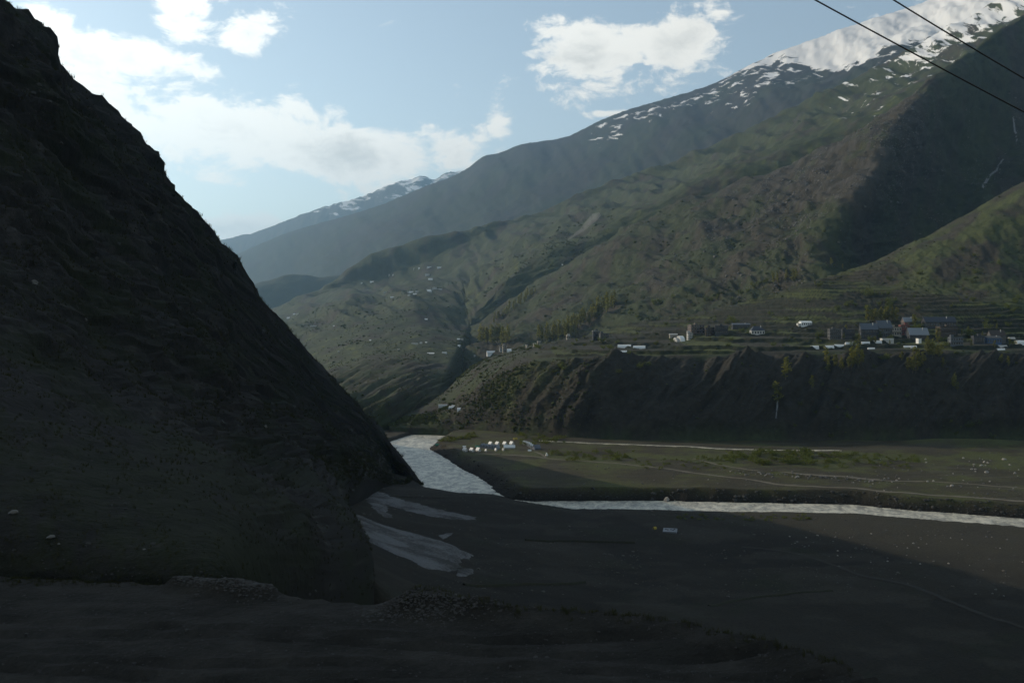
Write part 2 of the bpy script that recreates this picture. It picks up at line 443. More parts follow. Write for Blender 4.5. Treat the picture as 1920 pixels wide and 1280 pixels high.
# ================================================================== A : river bluff, village terraces and the near right slope
base = [(730,800,1033),(830,803,1020),(900,808,995),(980,815,960),(1080,822,928),(1200,825,913),(1350,826,909),(1500,826,909),(1650,826,909),(1800,826,909),(1950,826,909),(2250,826,909)]
btop = [(720,792,1060),(840,758,1080),(905,718,1060),(990,680,1030),(1080,671,1000),(1200,669,985),(1350,668,980),(1500,664,980),(1650,662,980),(1800,660,980),(1950,664,980),(2250,670,980)]
fld = [(715,787,1090),(830,748,1120),(900,692,1150),(990,660,1150),(1080,652,1120),(1200,648,1100),(1350,641,1100),(1500,638,1100),(1650,636,1100),(1800,636,1100),(1950,640,1100),(2250,640,1100)]
topr = [(712,784,1120),(825,742,1180),(895,682,1260),(985,650,1350),(1080,636,1450),(1200,606,1500),(1320,588,1500),(1440,560,1480),(1540,530,1470),(1700,540,1350),(1900,560,1250),(2250,560,1250)]
crest = [(710,786,1160),(820,745,1230),(890,684,1330),(980,652,1420),(1075,637,1500),(1195,604,1560),(1315,586,1560),(1430,557,1540),(1530,526,1530),(1640,490,1540),(1800,410,1580),(2250,130,1600)]
back = [(p[0], p[1] + 50, p[2] * 1.12) for p in crest]
s = loft(skirted([base, btop, fld, topr, crest, back], 14), 600, 390, [6, 150, 45, 95, 85, 12])
n = normals(s.P)
kv = s.kv
bl = sstep(kv[1] - 2, kv[1] + 22, s.v) * (1 - sstep(kv[2] - 10, kv[2] + 2, s.v))
gul = ridged(s.u * 19 - (s.v - kv[1]) * .0075 + .45 * fbm(s.u * 9, s.v * .006, 3, seed=60), (s.v - kv[1]) * .0035, 4, 0.55, seed=61)
rel = bl * gul * 16.0 * sstep(900, 1150, s.px) + bl * fbm(s.P[..., 0] / 18, s.P[..., 2] / 14, 4, .55, seed=62) * 4.0
hill = sstep(kv[4] - 30, kv[4] + 10, s.v) * sstep(1500, 1720, s.px)
cr = np.clip(1 - np.abs(s.v - kv[5]) / 10, 0, 1)
rel += hill * (fbm(s.P[..., 0] / 70, s.P[..., 1] / 100, 5, .55, seed=63) * 12 + ridged(s.P[..., 0] / 16, s.P[..., 2] / 16, 4, .6, seed=64) * 2.5) * (1 - .6 * cr)
P = s.P + n * rel[..., None]
# cultivated terraces: steps between the bluff edge and the slopes
fz = sstep(kv[2] + 1, kv[2] + 12, s.v) * (1 - hill) * sstep(kv[5], kv[5] - 10, s.v) * sstep(970, 1060, s.px)
zz = s.P[..., 2] + 4.5 * fbm(s.P[..., 0] / 110, s.P[..., 1] / 110, 3, seed=65) + 0.9 * fbm(s.P[..., 0] / 14, s.P[..., 1] / 30, 2, seed=75)
STEP = 5.0
q = zz / STEP; fr = q - np.floor(q)
stepz = (np.floor(q) + sstep(.84, 1.0, fr)) * STEP - zz + STEP * .5
P[..., 2] += fz * stepz * .95
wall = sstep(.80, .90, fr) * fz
P[..., 2] += (1 - bl) * fbm(s.P[..., 0] / 6, s.P[..., 1] / 9, 3, seed=66) * .5
hn = fbm(P[..., 0] / 60, P[..., 1] / 60, 5, 0.55, seed=67)
hn2 = fbm(P[..., 0] / 12, P[..., 1] / 16, 3, seed=68)
plot = _hash(np.floor(q) + 7 * np.floor(s.P[..., 0] / 55 + .7 * np.floor(q)), np.floor(s.P[..., 0] / 55 + .7 * np.floor(q)), 9) / 4294967296.0
al = cmix(SOIL * .8, GRASS * 1.2, sstep(-.2, .25, hn + .3 * hn2 + .05))
fieldcol = cmix(SOIL * lerp(.7, 1.15, plot)[..., None], GRASS2 * 1.35, (plot > .66).astype(float))
al = cmix(al, fieldcol, fz * .75)
al = cmix(al, GRASS * .45, wall * .9)  # overgrown terrace walls, their shadows also painted in as darker green
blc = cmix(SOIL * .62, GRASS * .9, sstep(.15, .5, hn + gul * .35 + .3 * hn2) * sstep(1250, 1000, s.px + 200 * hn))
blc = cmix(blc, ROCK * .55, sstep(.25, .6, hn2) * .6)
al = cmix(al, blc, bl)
gs = sstep(1120, 900, s.px) * bl
al = cmix(al, GRASS2 * 1.05, gs * sstep(-.2, .25, hn + hn2 * .4))
al = cmix(al, cmix(SOIL * .7, GRASS * 1.1, sstep(-.3, .3, hn2 + hn)), (1 - bl) * sstep(1010, 930, s.px))
al = cmix(al, GRASS2 * 1.15, hill * .55 * sstep(-.2, .3, hn))
al = cmix(al, ROCK * .8, hill * sstep(.3, .6, hn2) * .7)
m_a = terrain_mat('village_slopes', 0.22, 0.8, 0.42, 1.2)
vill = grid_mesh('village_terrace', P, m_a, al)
aS = (P, n, s, fz, bl, hill, wall)

# ================================================================== left hill
H3 = [(-6000,-4400,90),(-1700,-1100,240),(-500,-350,330),(-200,-120,330),(0,20,340),(48,50,352),(74,78,365),(86,112,372),(210,238,450),(330,378,560),(430,500,680),(525,628,805),(600,702,878),(670,775,890),(740,850,760),(787,912,700)]  # leftmost columns: unseen hill added off frame, raised to block the sun
H2 = [(-6000,-1200,50),(-1700,-150,115),(-500,100,150),(-200,200,160),(20,310,190),(60,330,200),(100,355,212),(130,390,222),(262,480,290),(380,580,380),(480,680,470),(565,760,600),(620,800,640),(684,845,720),(740,890,735),(770,908,690)]
H1 = [(-6000,400,24),(-1700,500,55),(-500,600,70),(-200,620,75),(30,660,85),(80,680,92),(130,700,100),(170,725,108),(320,780,150),(440,830,230),(540,850,340),(605,850,430),(640,862,500),(690,880,600),(738,905,680),(762,912,675)]
H0 = [(-6000,1500,15.2),(-1700,1150,25),(-500,1087,28.2),(-200,1087,28.2),(60,1085,28.3),(110,1085,28.3),(170,1086,28.3),(230,1087,28.2),(400,1100,27.6),(600,1128,80),(702,1096,262),(655,1000,395),(652,945,470),(688,897,560),(735,912,660),(756,916,655)]
HB = [(p[0] - 10, p[1] + 130, p[2] * 1.25) for p in H3]
s = loft(skirted([H0, H1, H2, H3, HB], 40), 460, 460, [6, 130, 150, 160, 14])
n = normals(s.P)
kv = s.kv
cr = np.clip(1 - np.abs(s.v - kv[4]) / 14, 0, 1)
sz = s.d                                           # relief grows with distance so that far crags read
A_, B_ = s.P[..., 0] + .6 * s.P[..., 1], s.P[..., 2] + .25 * s.P[..., 1]
rel = fbm(A_ / 60, B_ / 42, 5, .55, seed=71) * np.minimum(9, sz * .035) * (1 - .6 * cr)
rel += ridged(A_ / 17, B_ / 11, 4, .55, seed=72) * np.minimum(3.2, sz * .012)
rel += fbm(A_ / 3.2, B_ / 2.2, 4, .6, seed=73) * np.minimum(1.2, sz * .008)
strat = np.sin((B_ + 5 * fbm(A_ / 40, B_ / 40, 3, seed=74)) * 1.1) * .5 * sstep(.0, .3, fbm(A_ / 50, B_ / 30, 3, seed=76))
rel += strat * np.minimum(1.6, sz * .006)
U_, V_ = s.u * s.ku[-1], s.v
rel += s.d * (.0050 * ridged(U_ / 46 + .3 * V_ / 46, V_ / 26, 4, .55, seed=201) + .0030 * fbm(U_ / 15, V_ / 9, 4, .6, seed=202)) * (1 - .35 * cr)
rel *= sstep(kv[1] - 2, kv[1] + 40, s.v) * .9 + .1
rel *= 1 - .75 * sstep(560, 640, s.px) * sstep(kv[1] + 150, kv[1] + 20, s.v)
P = s.P + n * rel[..., None]
hn = fbm(A_ / 26, B_ / 16, 5, .6, seed=77)
hn2 = fbm(A_ / 5, B_ / 3, 4, .6, seed=78)
hn3 = fbm(U_ / 24, V_ / 14, 5, .62, seed=203)
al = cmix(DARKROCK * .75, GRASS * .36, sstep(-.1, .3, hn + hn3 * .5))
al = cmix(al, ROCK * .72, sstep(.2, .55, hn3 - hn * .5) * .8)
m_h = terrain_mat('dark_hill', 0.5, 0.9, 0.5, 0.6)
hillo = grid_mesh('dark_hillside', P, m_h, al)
hS = (P, n, s)

# ================================================================== valley floor
def flat(px, py, z=0.0):
    d = (CAMZ - z) / (py - HZ) * F
    return ((px - CX) / F * d, d)
far_edge = [(640,800),(695,800),(760,803),(800,806),(855,811),(850,816),(827,822),(802,841),(835,860),(865,880),(900,897),(917,910),(926,922),(955,937),(1000,940),(1120,939.5),(1240,939),(1370,942),(1595,946),(1710,957),(1915,972),(2300,998)]
near_edge = [(2300,1022),(1915,991),(1665,972),(1595,966),(1345,962),(1245,961),(1120,965),(1075,967),(985,959),(940,947),(874,944),(815,929),(775,903),(747,867),(726,830),(772,815),(740,808),(690,806),(640,804)]
RIV = np.array([flat(*p) for p in far_edge + near_edge])
NEAR = np.array([(-900, 60), (-900, 1095)] + [flat(*p) for p in near_edge[::-1]] + [(900, 480), (900, -60), (-900, -60)])
def in_poly(X, Y, poly):
    ins = np.zeros(X.shape, bool)
    x0, y0 = poly[-1]
    for x1, y1 in poly:
        c = ((y1 > Y) != (y0 > Y))
        with np.errstate(divide='ignore', invalid='ignore'):
            ins ^= c & (X < (x0 - x1) * (Y - y1) / (y0 - y1 + 1e-12) + x1)
        x0, y0 = x1, y1
    return ins
def dist_poly(X, Y, poly, closed=True):
    D = np.full(X.shape, 1e9)
    pts = list(poly) + ([poly[0]] if closed else [])
    for (x0, y0), (x1, y1) in zip(pts[:-1], pts[1:]):
        dx, dy = x1 - x0, y1 - y0
        t = np.clip(((X - x0) * dx + (Y - y0) * dy) / (dx * dx + dy * dy + 1e-9), 0, 1)
        D = np.minimum(D, np.hypot(X - x0 - t * dx, Y - y0 - t * dy))
    return D
CH = [flat(*p, z=7) for p in [(1010,824.5),(1060,826.5),(1120,829.5),(1200,832),(1240,833.5),(1300,835.5),(1345,839),(1445,842),(1560,842.5),(1640,841.5),(1700,841),(1760,838)]]
SHELF = np.array([(-60, -40), (-60, 34), (-11.5, 27.5), (-6.5, 26.3), (-4.3, 25.4), (-1.2, 24.3), (3.4, 23.0), (5.4, 21.4), (6.7, 19.5), (7.6, 17), (8.4, 10), (8.4, -40)])
HB_XY = np.array([world_of(*p)[:2] for p in [(702,1096,262),(655,1000,395),(652,945,470),(688,897,560),(735,912,660),(756,916,655)]])
HB_Z = np.array([world_of(*p)[2] for p in [(702,1096,262),(655,1000,395),(652,945,470),(688,897,560),(735,912,660),(756,916,655)]])
def floor_height(X, Y):
    inriv = in_poly(X, Y, RIV)
    dr = dist_poly(X, Y, RIV) * np.where(inriv, -1, 1)
    near = in_poly(X, Y, NEAR)
    hf = 7.2 + fbm(X / 60, Y / 60, 4, seed=81) * 1.3 + fbm(X / 9, Y / 14, 3, seed=82) * .35
    # low stony rise right of the far plain
    hf = hf + 5.0 * np.exp(-(((X - 395) / 70) ** 2 + ((Y - 880) / 16) ** 2)) + 1.6 * np.exp(-((dist_poly(X, Y, [flat(1380, 884, 7), flat(1500, 893, 7), flat(1640, 900, 7)], False) / 6) ** 2))
    dch = dist_poly(X, Y, CH, False)
    hf = hf - 1.6 * sstep(9, 3.5, dch) * sstep(300, 200, X - 30)
    dh = dist_poly(X, Y, HB_XY, False)
    foot = np.interp(Y, [240, 430, 520, 600, 660], [44, 26, 17, 7, 3])
    hn_ = 3.0 + foot * np.exp(-dh / 62.0) + 3.6 * np.exp(-((X + 12) / 60) ** 2 - ((Y - 605) / 45) ** 2)
    hn_ = hn_ + fbm(X / 50, Y / 50, 4, seed=83) * .9 + fbm(X / 8, Y / 10, 3, seed=84) * .25
    # field plots: faint steps
    pl = (_hash(np.floor((X + .3 * Y) / 46), np.floor((Y - .2 * X) / 60), 5) / 4294967296.0 - .5)
    hn_ = hn_ + pl * .6
    land = np.where(near, hn_, hf)
    wob = fbm(X / 14, Y / 14, 4, seed=85) * 2.6
    bank = np.where(near, -.6 + np.maximum(dr + wob * .6 * sstep(30, 90, X), 0) * lerp(1.0, .42, sstep(20, 95, X)), -.8 + np.maximum(dr + wob, 0) * .75)
    h = np.minimum(land, bank)
    h = np.where(inriv, -1.8 + np.clip(dr, -2, 0) * .3, h)
    # dirt shelf beside the camera
    ins = in_poly(X, Y, SHELF)
    ds = dist_poly(X, Y, SHELF) * np.where(ins, -1, 1)
    sh = 105 + fbm(X / 5, Y / 5, 4, seed=86) * .14 + fbm(X / .8, Y / .8, 3, seed=87) * .035
    for off in (0.0, 1.55, 4.1, 5.6):
        rl = Y - (19.2 + off * .55 - .10 * X + .25 * np.sin(X * .35 + off))
        sh = sh - .085 * np.exp(-(rl / .16) ** 2) + .05 * np.exp(-((np.abs(rl) - .32) / .14) ** 2)
    sh = sh + .30 * np.exp(-(ds / .8) ** 2) * sstep(-2, 1, X)
    sh = sh + .62 * np.exp(-((X + 2.15) / .95) ** 2 - ((Y - 24.4) / .55) ** 2) + .3 * np.exp(-((X + .8) / .8) ** 2 - ((Y - 24.1) / .5) ** 2)
    sh = sh + .35 * np.exp(-(dist_poly(X, Y, [(-8.9, 26.6), (-6.4, 26.0)], False) / .35) ** 2)
    out = np.maximum(ds, 0)
    sh = sh - out * .62 - 1.2 * (1 - np.exp(-out / 2.0)) + fbm(X / 9, Y / 9, 4, seed=88) * np.minimum(out * .1, 2.5)
    return np.maximum(h, sh), dr, near, ds, dch, inriv
dv = np.concatenate([np.geomspace(7, 30, 120, endpoint=False), np.geomspace(30, 250, 46, endpoint=False), np.geomspace(250, 560, 105, endpoint=False), np.geomspace(560, 720, 90, endpoint=False), np.geomspace(720, 1130, 90)])
ta = np.linspace(-.72, .72, 620)
X = dv[:, None] * ta[None, :]; Y = np.repeat(dv[:, None], len(ta), 1)
Z, dr, near, ds, dch, inriv = floor_height(X, Y)
PX = CX + X / Y * F; PY = HZ + (CAMZ - Z) / Y * F
hn = fbm(X / 45, Y / 45, 5, .55, seed=91); hn2 = fbm(X / 7, Y / 9, 4, .6, seed=92)
streak = fbm(X / 70, Y / 7, 4, .6, seed=94)
al = cmix(SOIL * np.array((.84, .82, .66)), np.array((.050, .048, .019)), sstep(-.2, .3, hn + .3 * hn2))
al = cmix(al, np.array((.068, .063, .044)), sstep(.12, .4, streak) * .7)
veg = sstep(.0, .4, hn + hn2 * .5 + 0.35 * np.exp(-((PY - 858) / 18) ** 2) - .1) * (~near)
al = cmix(al, GRASS2 * 1.1, veg * .8)
al = cmix(al, SOIL * 1.15, sstep(16, 7, dch) * (~near) * .7)
bankm = sstep(14, 2, dr) * (~near)
al = cmix(al, SOIL * .34, bankm)  # far bank's shade painted into the soil colour
pl = _hash(np.floor((X + .3 * Y) / 46), np.floor((Y - .2 * X) / 60), 5) / 4294967296.0
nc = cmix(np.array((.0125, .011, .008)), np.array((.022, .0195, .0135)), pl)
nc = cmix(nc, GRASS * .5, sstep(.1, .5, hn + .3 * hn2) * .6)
nc = cmix(nc, np.array((.040, .036, .024)), sstep(560, 640, X + Y * .85) * .8)  # sunlight painted in: paler colour beyond the hill's shadow edge
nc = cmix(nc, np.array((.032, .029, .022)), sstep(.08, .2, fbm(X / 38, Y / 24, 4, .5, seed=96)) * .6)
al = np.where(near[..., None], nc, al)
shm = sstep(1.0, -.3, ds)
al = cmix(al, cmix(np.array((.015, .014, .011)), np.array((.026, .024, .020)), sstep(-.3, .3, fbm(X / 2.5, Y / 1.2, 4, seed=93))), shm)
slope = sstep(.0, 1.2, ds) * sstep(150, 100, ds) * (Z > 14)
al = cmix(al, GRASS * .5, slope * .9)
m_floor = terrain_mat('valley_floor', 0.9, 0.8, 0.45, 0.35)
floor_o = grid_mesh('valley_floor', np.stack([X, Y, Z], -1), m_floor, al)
fS = (np.stack([X, Y, Z], -1), PX, PY, near, dr, inriv, dch)

# wide base ground under everything, out to the horizon
def simple_mat(name, col, rough=.8, spec=.2, bump=None, var=0.15, vscale=2.0, metal=0.0):
    m = bpy.data.materials.new(name); m.use_nodes = True
    t = NT(m.node_tree); b = t.n['Principled BSDF']
    b.inputs['Roughness'].default_value = rough; b.inputs['Specular IOR Level'].default_value = spec
    b.inputs['Metallic'].default_value = metal
    tcn = t.new('ShaderNodeTexCoord')
    nz = t.noise(tcn.outputs['Object'], vscale, 5, .6)
    c = t.mix(nz, tuple(x * (1 - var) for x in col), tuple(min(1, x * (1 + var)) for x in col))
    t.l.new(c, b.inputs['Base Color'])
    if bump:
        bp = t.new('ShaderNodeBump'); bp.inputs['Strength'].default_value = bump; bp.inputs['Distance'].default_value = .05
        t.l.new(nz, bp.inputs['Height']); t.l.new(bp.outputs[0], b.inputs['Normal'])
    return m
xs = np.linspace(-20000, 20000, 60); ys = np.linspace(-8000, 27000, 60)
GX, GY = np.meshgrid(xs, ys)
m_base = simple_mat('base_ground', (.05, .055, .035), .95, .1, var=.3, vscale=.01)
grid_mesh('ground', np.stack([GX, GY, np.full(GX.shape, -45.0)], -1), m_base)

# ------------------------------------------------------------------ water
def water_mat(name, scale, deep, foam, fo=(0.5, 0.7)):
    m = bpy.data.materials.new(name); m.use_nodes = True
    t = NT(m.node_tree); b = t.n['Principled BSDF']
    geo = t.new('ShaderNodeNewGeometry')
    v = t.vmul(geo.outputs['Position'], (1.0, .6, 1.0))
    n1 = t.noise(v, scale, 6, .62, .8); n2 = t.noise(v, scale * 4, 5, .6, .4)
    f = t.ramp(t.math('ADD', n1, t.math('MULTIPLY', t.math('SUBTRACT', n2, .5), .6)), fo[0], fo[1])
    t.l.new(t.mix(f, deep, foam), b.inputs['Base Color'])
    b.inputs['Roughness'].default_value = .35; b.inputs['IOR'].default_value = 1.33
    bp = t.new('ShaderNodeBump'); bp.inputs['Strength'].default_value = 1.0; bp.inputs['Distance'].default_value = 1.1
    t.l.new(t.math('ADD', n1, t.math('MULTIPLY', n2, .35)), bp.inputs['Height'])
    t.l.new(bp.outputs[0], b.inputs['Normal'])
    return m
m_water = water_mat('river_water', .16, (.23, .22, .185), (.62, .58, .46), (.34, .64))
dv2 = np.geomspace(470, 1130, 170); ta2 = np.linspace(-.25, .70, 300)
X = dv2[:, None] * ta2[None, :]; Y = np.repeat(dv2[:, None], len(ta2), 1)
Zw = fbm(X / 7, Y / 10, 4, .55, seed=95) * .28
ok = in_poly(X, Y, RIV) | (dist_poly(X, Y, RIV) < 9)
def masked_grid(name, P, ok, mat):
    nv, nu = P.shape[:2]
    idx = np.arange(nv * nu).reshape(nv, nu)
    q = np.stack([idx[:-1, :-1], idx[:-1, 1:], idx[1:, 1:], idx[1:, :-1]], -1).reshape(-1, 4)
    keep = ok.reshape(-1)[q].all(1); q = q[keep]
    used = np.unique(q); remap = -np.ones(nv * nu, int); remap[used] = np.arange(len(used))
    me = bpy.data.meshes.new(name)
    me.from_pydata(P.reshape(-1, 3)[used].tolist(), [], remap[q].tolist())
    me.polygons.foreach_set('use_smooth', np.ones(len(q), bool))
    me.materials.append(mat)
    ob = bpy.data.objects.new(name, me); COL.objects.link(ob); ob['kind'] = 'structure'
    return ob
river = masked_grid('river', np.stack([X, Y, Zw], -1), ok, m_water)
# side channel at the foot of the bluff
pts = np.array(CH); tt = np.linspace(0, len(CH) - 1, 160)
cxn = np.interp(tt, range(len(CH)), pts[:, 0]); cyn = np.interp(tt, range(len(CH)), pts[:, 1])
ww = np.linspace(-4.2, 4.2, 6)
Pc = np.stack([np.broadcast_to(cxn[:, None], (160, 6)), cyn[:, None] + ww[None, :], np.full((160, 6), 6.15)], -1)
grid_mesh('side_channel', Pc, m_water)


# ================================================================== helpers for things standing on the terrain
bpy.context.view_layer.update()
dg = bpy.context.evaluated_depsgraph_get()
TERR = [o.evaluated_get(dg) for o in (floor_o, vill, l4, l3, hillo)]
CAMV = Vector((0, 0, CAMZ))
def hit(px, py, only=None):
    """where the line of sight through a photo position meets the ground"""
    d = Vector(((px - CX) / F, 1, (HZ - py) / F)).normalized()
    best = None
    for o in (only or TERR):
        ok, loc, nor, _ = o.ray_cast(CAMV, d, distance=40000)
        if ok and (best is None or (loc - CAMV).length < (best - CAMV).length): best = loc.copy()
    return best
def ground(x, y, zfrom=4000, only=None):
    best = None
    for o in (only or TERR):
        ok, loc, nor, _ = o.ray_cast(Vector((x, y, zfrom)), Vector((0, 0, -1)), distance=9000)
        if ok and (best is None or loc.z > best.z): best = loc.copy()
    return best
def mesh_obj(name, verts, faces, mat, parent=None, smooth=False, mats=None, midx=None):
    me = bpy.data.meshes.new(name)
    me.from_pydata([tuple(v) for v in verts], [], [tuple(f) for f in faces])
    for m_ in (mats or [mat]): me.materials.append(m_)
    if midx: me.polygons.foreach_set('material_index', midx)
    if smooth: me.polygons.foreach_set('use_smooth', [True] * len(me.polygons))
    me.update()
    ob = bpy.data.objects.new(name, me); COL.objects.link(ob)
    if parent is not None: ob.parent = parent
    return ob
def tag(o, label, cat, group=None):
    o['label'] = label; o['category'] = cat
    if group: o['group'] = group
    return o
def thing(name, label, cat, loc, rz=0.0, group=None):
    o = bpy.data.objects.new(name, None); COL.objects.link(o)
    o.empty_display_size = .5
    o.location = loc; o.rotation_euler = (0, 0, rz)
    return tag(o, label, cat, group)
def copy_tree(src, loc, rz, scale, label=None, group=None, scene_parent=None):
    r = src.copy(); COL.objects.link(r)
    r.location = loc; r.rotation_euler = (0, 0, rz); r.scale = scale if isinstance(scale, tuple) else (scale,) * 3
    if label: r['label'] = label
    if group: r['group'] = group
    for ch in src.children:
        c = ch.copy(); COL.objects.link(c); c.parent = r
        for g in ch.children:
            d = g.copy(); COL.objects.link(d); d.parent = c
    return r
class MB:
    def __init__(s): s.v = []; s.f = []
    def box(s, x0, x1, y0, y1, z0, z1):
        b = len(s.v)
        s.v += [(x0,y0,z0),(x1,y0,z0),(x1,y1,z0),(x0,y1,z0),(x0,y0,z1),(x1,y0,z1),(x1,y1,z1),(x0,y1,z1)]
        s.f += [(b,b+3,b+2,b+1),(b+4,b+5,b+6,b+7),(b,b+1,b+5,b+4),(b+1,b+2,b+6,b+5),(b+2,b+3,b+7,b+6),(b+3,b,b+4,b+7)]
        return s
    def prism(s, prof, x0, x1):
        """profile in (y, z) swept along x, closed ends"""
        b = len(s.v); n_ = len(prof)
        s.v += [(x0, y, z) for y, z in prof] + [(x1, y, z) for y, z in prof]
        for i in range(n_):
            j = (i + 1) % n_
            s.f.append((b + i, b + j, b + n_ + j, b + n_ + i))
        s.f.append(tuple(b + i for i in range(n_))[::-1]); s.f.append(tuple(b + n_ + i for i in range(n_)))
        return s
    def tube(s, path, radii, n_=6):
        b = len(s.v)
        for k, (p, r) in enumerate(zip(path, radii)):
            p = Vector(p)
            q = Vector(path[min(k + 1, len(path) - 1)]) - Vector(path[max(k - 1, 0)])
            q.normalize(); a = q.orthogonal().normalized(); c = q.cross(a)
            for i in range(n_):
                t_ = 2 * math.pi * i / n_
                s.v.append(tuple(p + a * (r * math.cos(t_)) + c * (r * math.sin(t_))))
        for k in range(len(path) - 1):
            for i in range(n_):
                j = (i + 1) % n_
                s.f.append((b + k*n_ + i, b + k*n_ + j, b + (k+1)*n_ + j, b + (k+1)*n_ + i))
        s.f.append(tuple(b + i for i in range(n_))[::-1]); e = b + (len(path) - 1) * n_
        s.f.append(tuple(e + i for i in range(n_)))
        return s
    def obj(s, name, mat, parent=None, smooth=False): return mesh_obj(name, s.v, s.f, mat, parent, smooth)

# ------------------------------------------------------------------ materials of things
M = dict(
    white=simple_mat('white_sheet', (.68, .68, .65), .6, .3, var=.10, vscale=.8),
    offwhite=simple_mat('weathered_white', (.44, .43, .40), .8, .2, var=.18, vscale=.7),
    cream=simple_mat('cream_wall', (.30, .27, .22), .85, .2, var=.15, vscale=.8),
    grey=simple_mat('grey_wall', (.085, .085, .083), .9, .2, var=.25, vscale=.6),
    dark=simple_mat('dark_wall', (.050, .052, .055), .9, .2, var=.25, vscale=.6),
    brown=simple_mat('brown_wall', (.060, .048, .040), .9, .2, var=.25, vscale=.6),
    pink=simple_mat('pinkish_wall', (.13, .105, .095), .9, .2, var=.2, vscale=.7),
    red=simple_mat('red_wall', (.14, .05, .042), .9, .2, var=.2, vscale=.7),
    blue=simple_mat('blue_wall', (.045, .085, .16), .7, .3, var=.15, vscale=.7),
    slate=simple_mat('slate_blue_roof', (.075, .088, .105), .6, .4, var=.15, vscale=.5),
    pale_roof=simple_mat('pale_metal_roof', (.19, .205, .22), .6, .4, var=.12, vscale=.5),
    darkroof=simple_mat('dark_roof', (.035, .04, .05), .6, .4, var=.2, vscale=.5),
    green=simple_mat('green_sheet', (.06, .20, .13), .7, .2, var=.15, vscale=.8),
    yellow=simple_mat('yellow_sheet', (.30, .23, .04), .7, .2, var=.15, vscale=.8),
    canvas=simple_mat('grey_canvas', (.13, .14, .16), .85, .15, var=.15, vscale=.8),
    glass=simple_mat('window_glass', (.012, .013, .016), .25, .5, var=.1),
    trunk=simple_mat('bark', (.11, .10, .085), .9, .1, var=.3, vscale=3),
    hillrock=simple_mat('hill_stone', (.046, .045, .042), .9, .15, var=.35, vscale=.9),
    gravel=simple_mat('gravel', (.085, .08, .07), .9, .15, var=.5, vscale=.05),
    rubble=simple_mat('rubble', (.048, .046, .043), .9, .15, var=.45, vscale=6),
    rock=simple_mat('boulder', (.125, .12, .112), .9, .15, bump=.6, var=.35, vscale=.9),
    rock2=simple_mat('pale_boulder', (.26, .245, .22), .9, .15, bump=.6, var=.3, vscale=.7),
    track=simple_mat('dusty_track', (.135, .120, .092), .95, .1, var=.25, vscale=.25),
    hedge=simple_mat('field_bank', (.027, .027, .017), .95, .1, bump=.6, var=.4, vscale=.8),
    cable=simple_mat('cable_black', (.012, .012, .013), .5, .3, var=.1),
    stream=simple_mat('white_water', (.15, .155, .16), .4, .4, var=.3, vscale=.2),
)
def leaf_mat(name, col, trans):
    m = bpy.data.materials.new(name); m.use_nodes = True
    t = NT(m.node_tree); t.n.clear()
    tcn = t.new('ShaderNodeTexCoord'); oi = t.new('ShaderNodeObjectInfo')
    nz = t.noise(tcn.outputs['Object'], 1.3, 4, .6)
    k = t.math('MULTIPLY_ADD', oi.outputs['Random'], .35, t.ramp(nz, .3, .7, .55, 1.15, False))
    g = t.new('ShaderNodeCombineColor')
    for i in range(3): t.put(g.inputs[i], k)
    c = t.mix(1.0, col, g.outputs[0], 'MULTIPLY')
    c2 = t.mix(1.0, trans, g.outputs[0], 'MULTIPLY')
    d = t.new('ShaderNodeBsdfDiffuse'); t.l.new(c, d.inputs[0])
    tr = t.new('ShaderNodeBsdfTranslucent'); t.l.new(c2, tr.inputs[0])
    mx = t.new('ShaderNodeMixShader'); mx.inputs[0].default_value = .45
    t.l.new(d.outputs[0], mx.inputs[1]); t.l.new(tr.outputs[0], mx.inputs[2])
    o = t.new('ShaderNodeOutputMaterial'); t.l.new(mx.outputs[0], o.inputs[0])
    return m
M['leaf'] = leaf_mat('poplar_leaf', (.110, .115, .032), (.21, .20, .04))
M['willow'] = leaf_mat('willow_leaf', (.085, .10, .026), (.115, .13, .028))
M['shrub'] = leaf_mat('shrub_leaf', (.085, .098, .036), (.12, .13, .036))
M['pine'] = leaf_mat('dark_leaf', (.014, .017, .012), (.012, .014, .008))

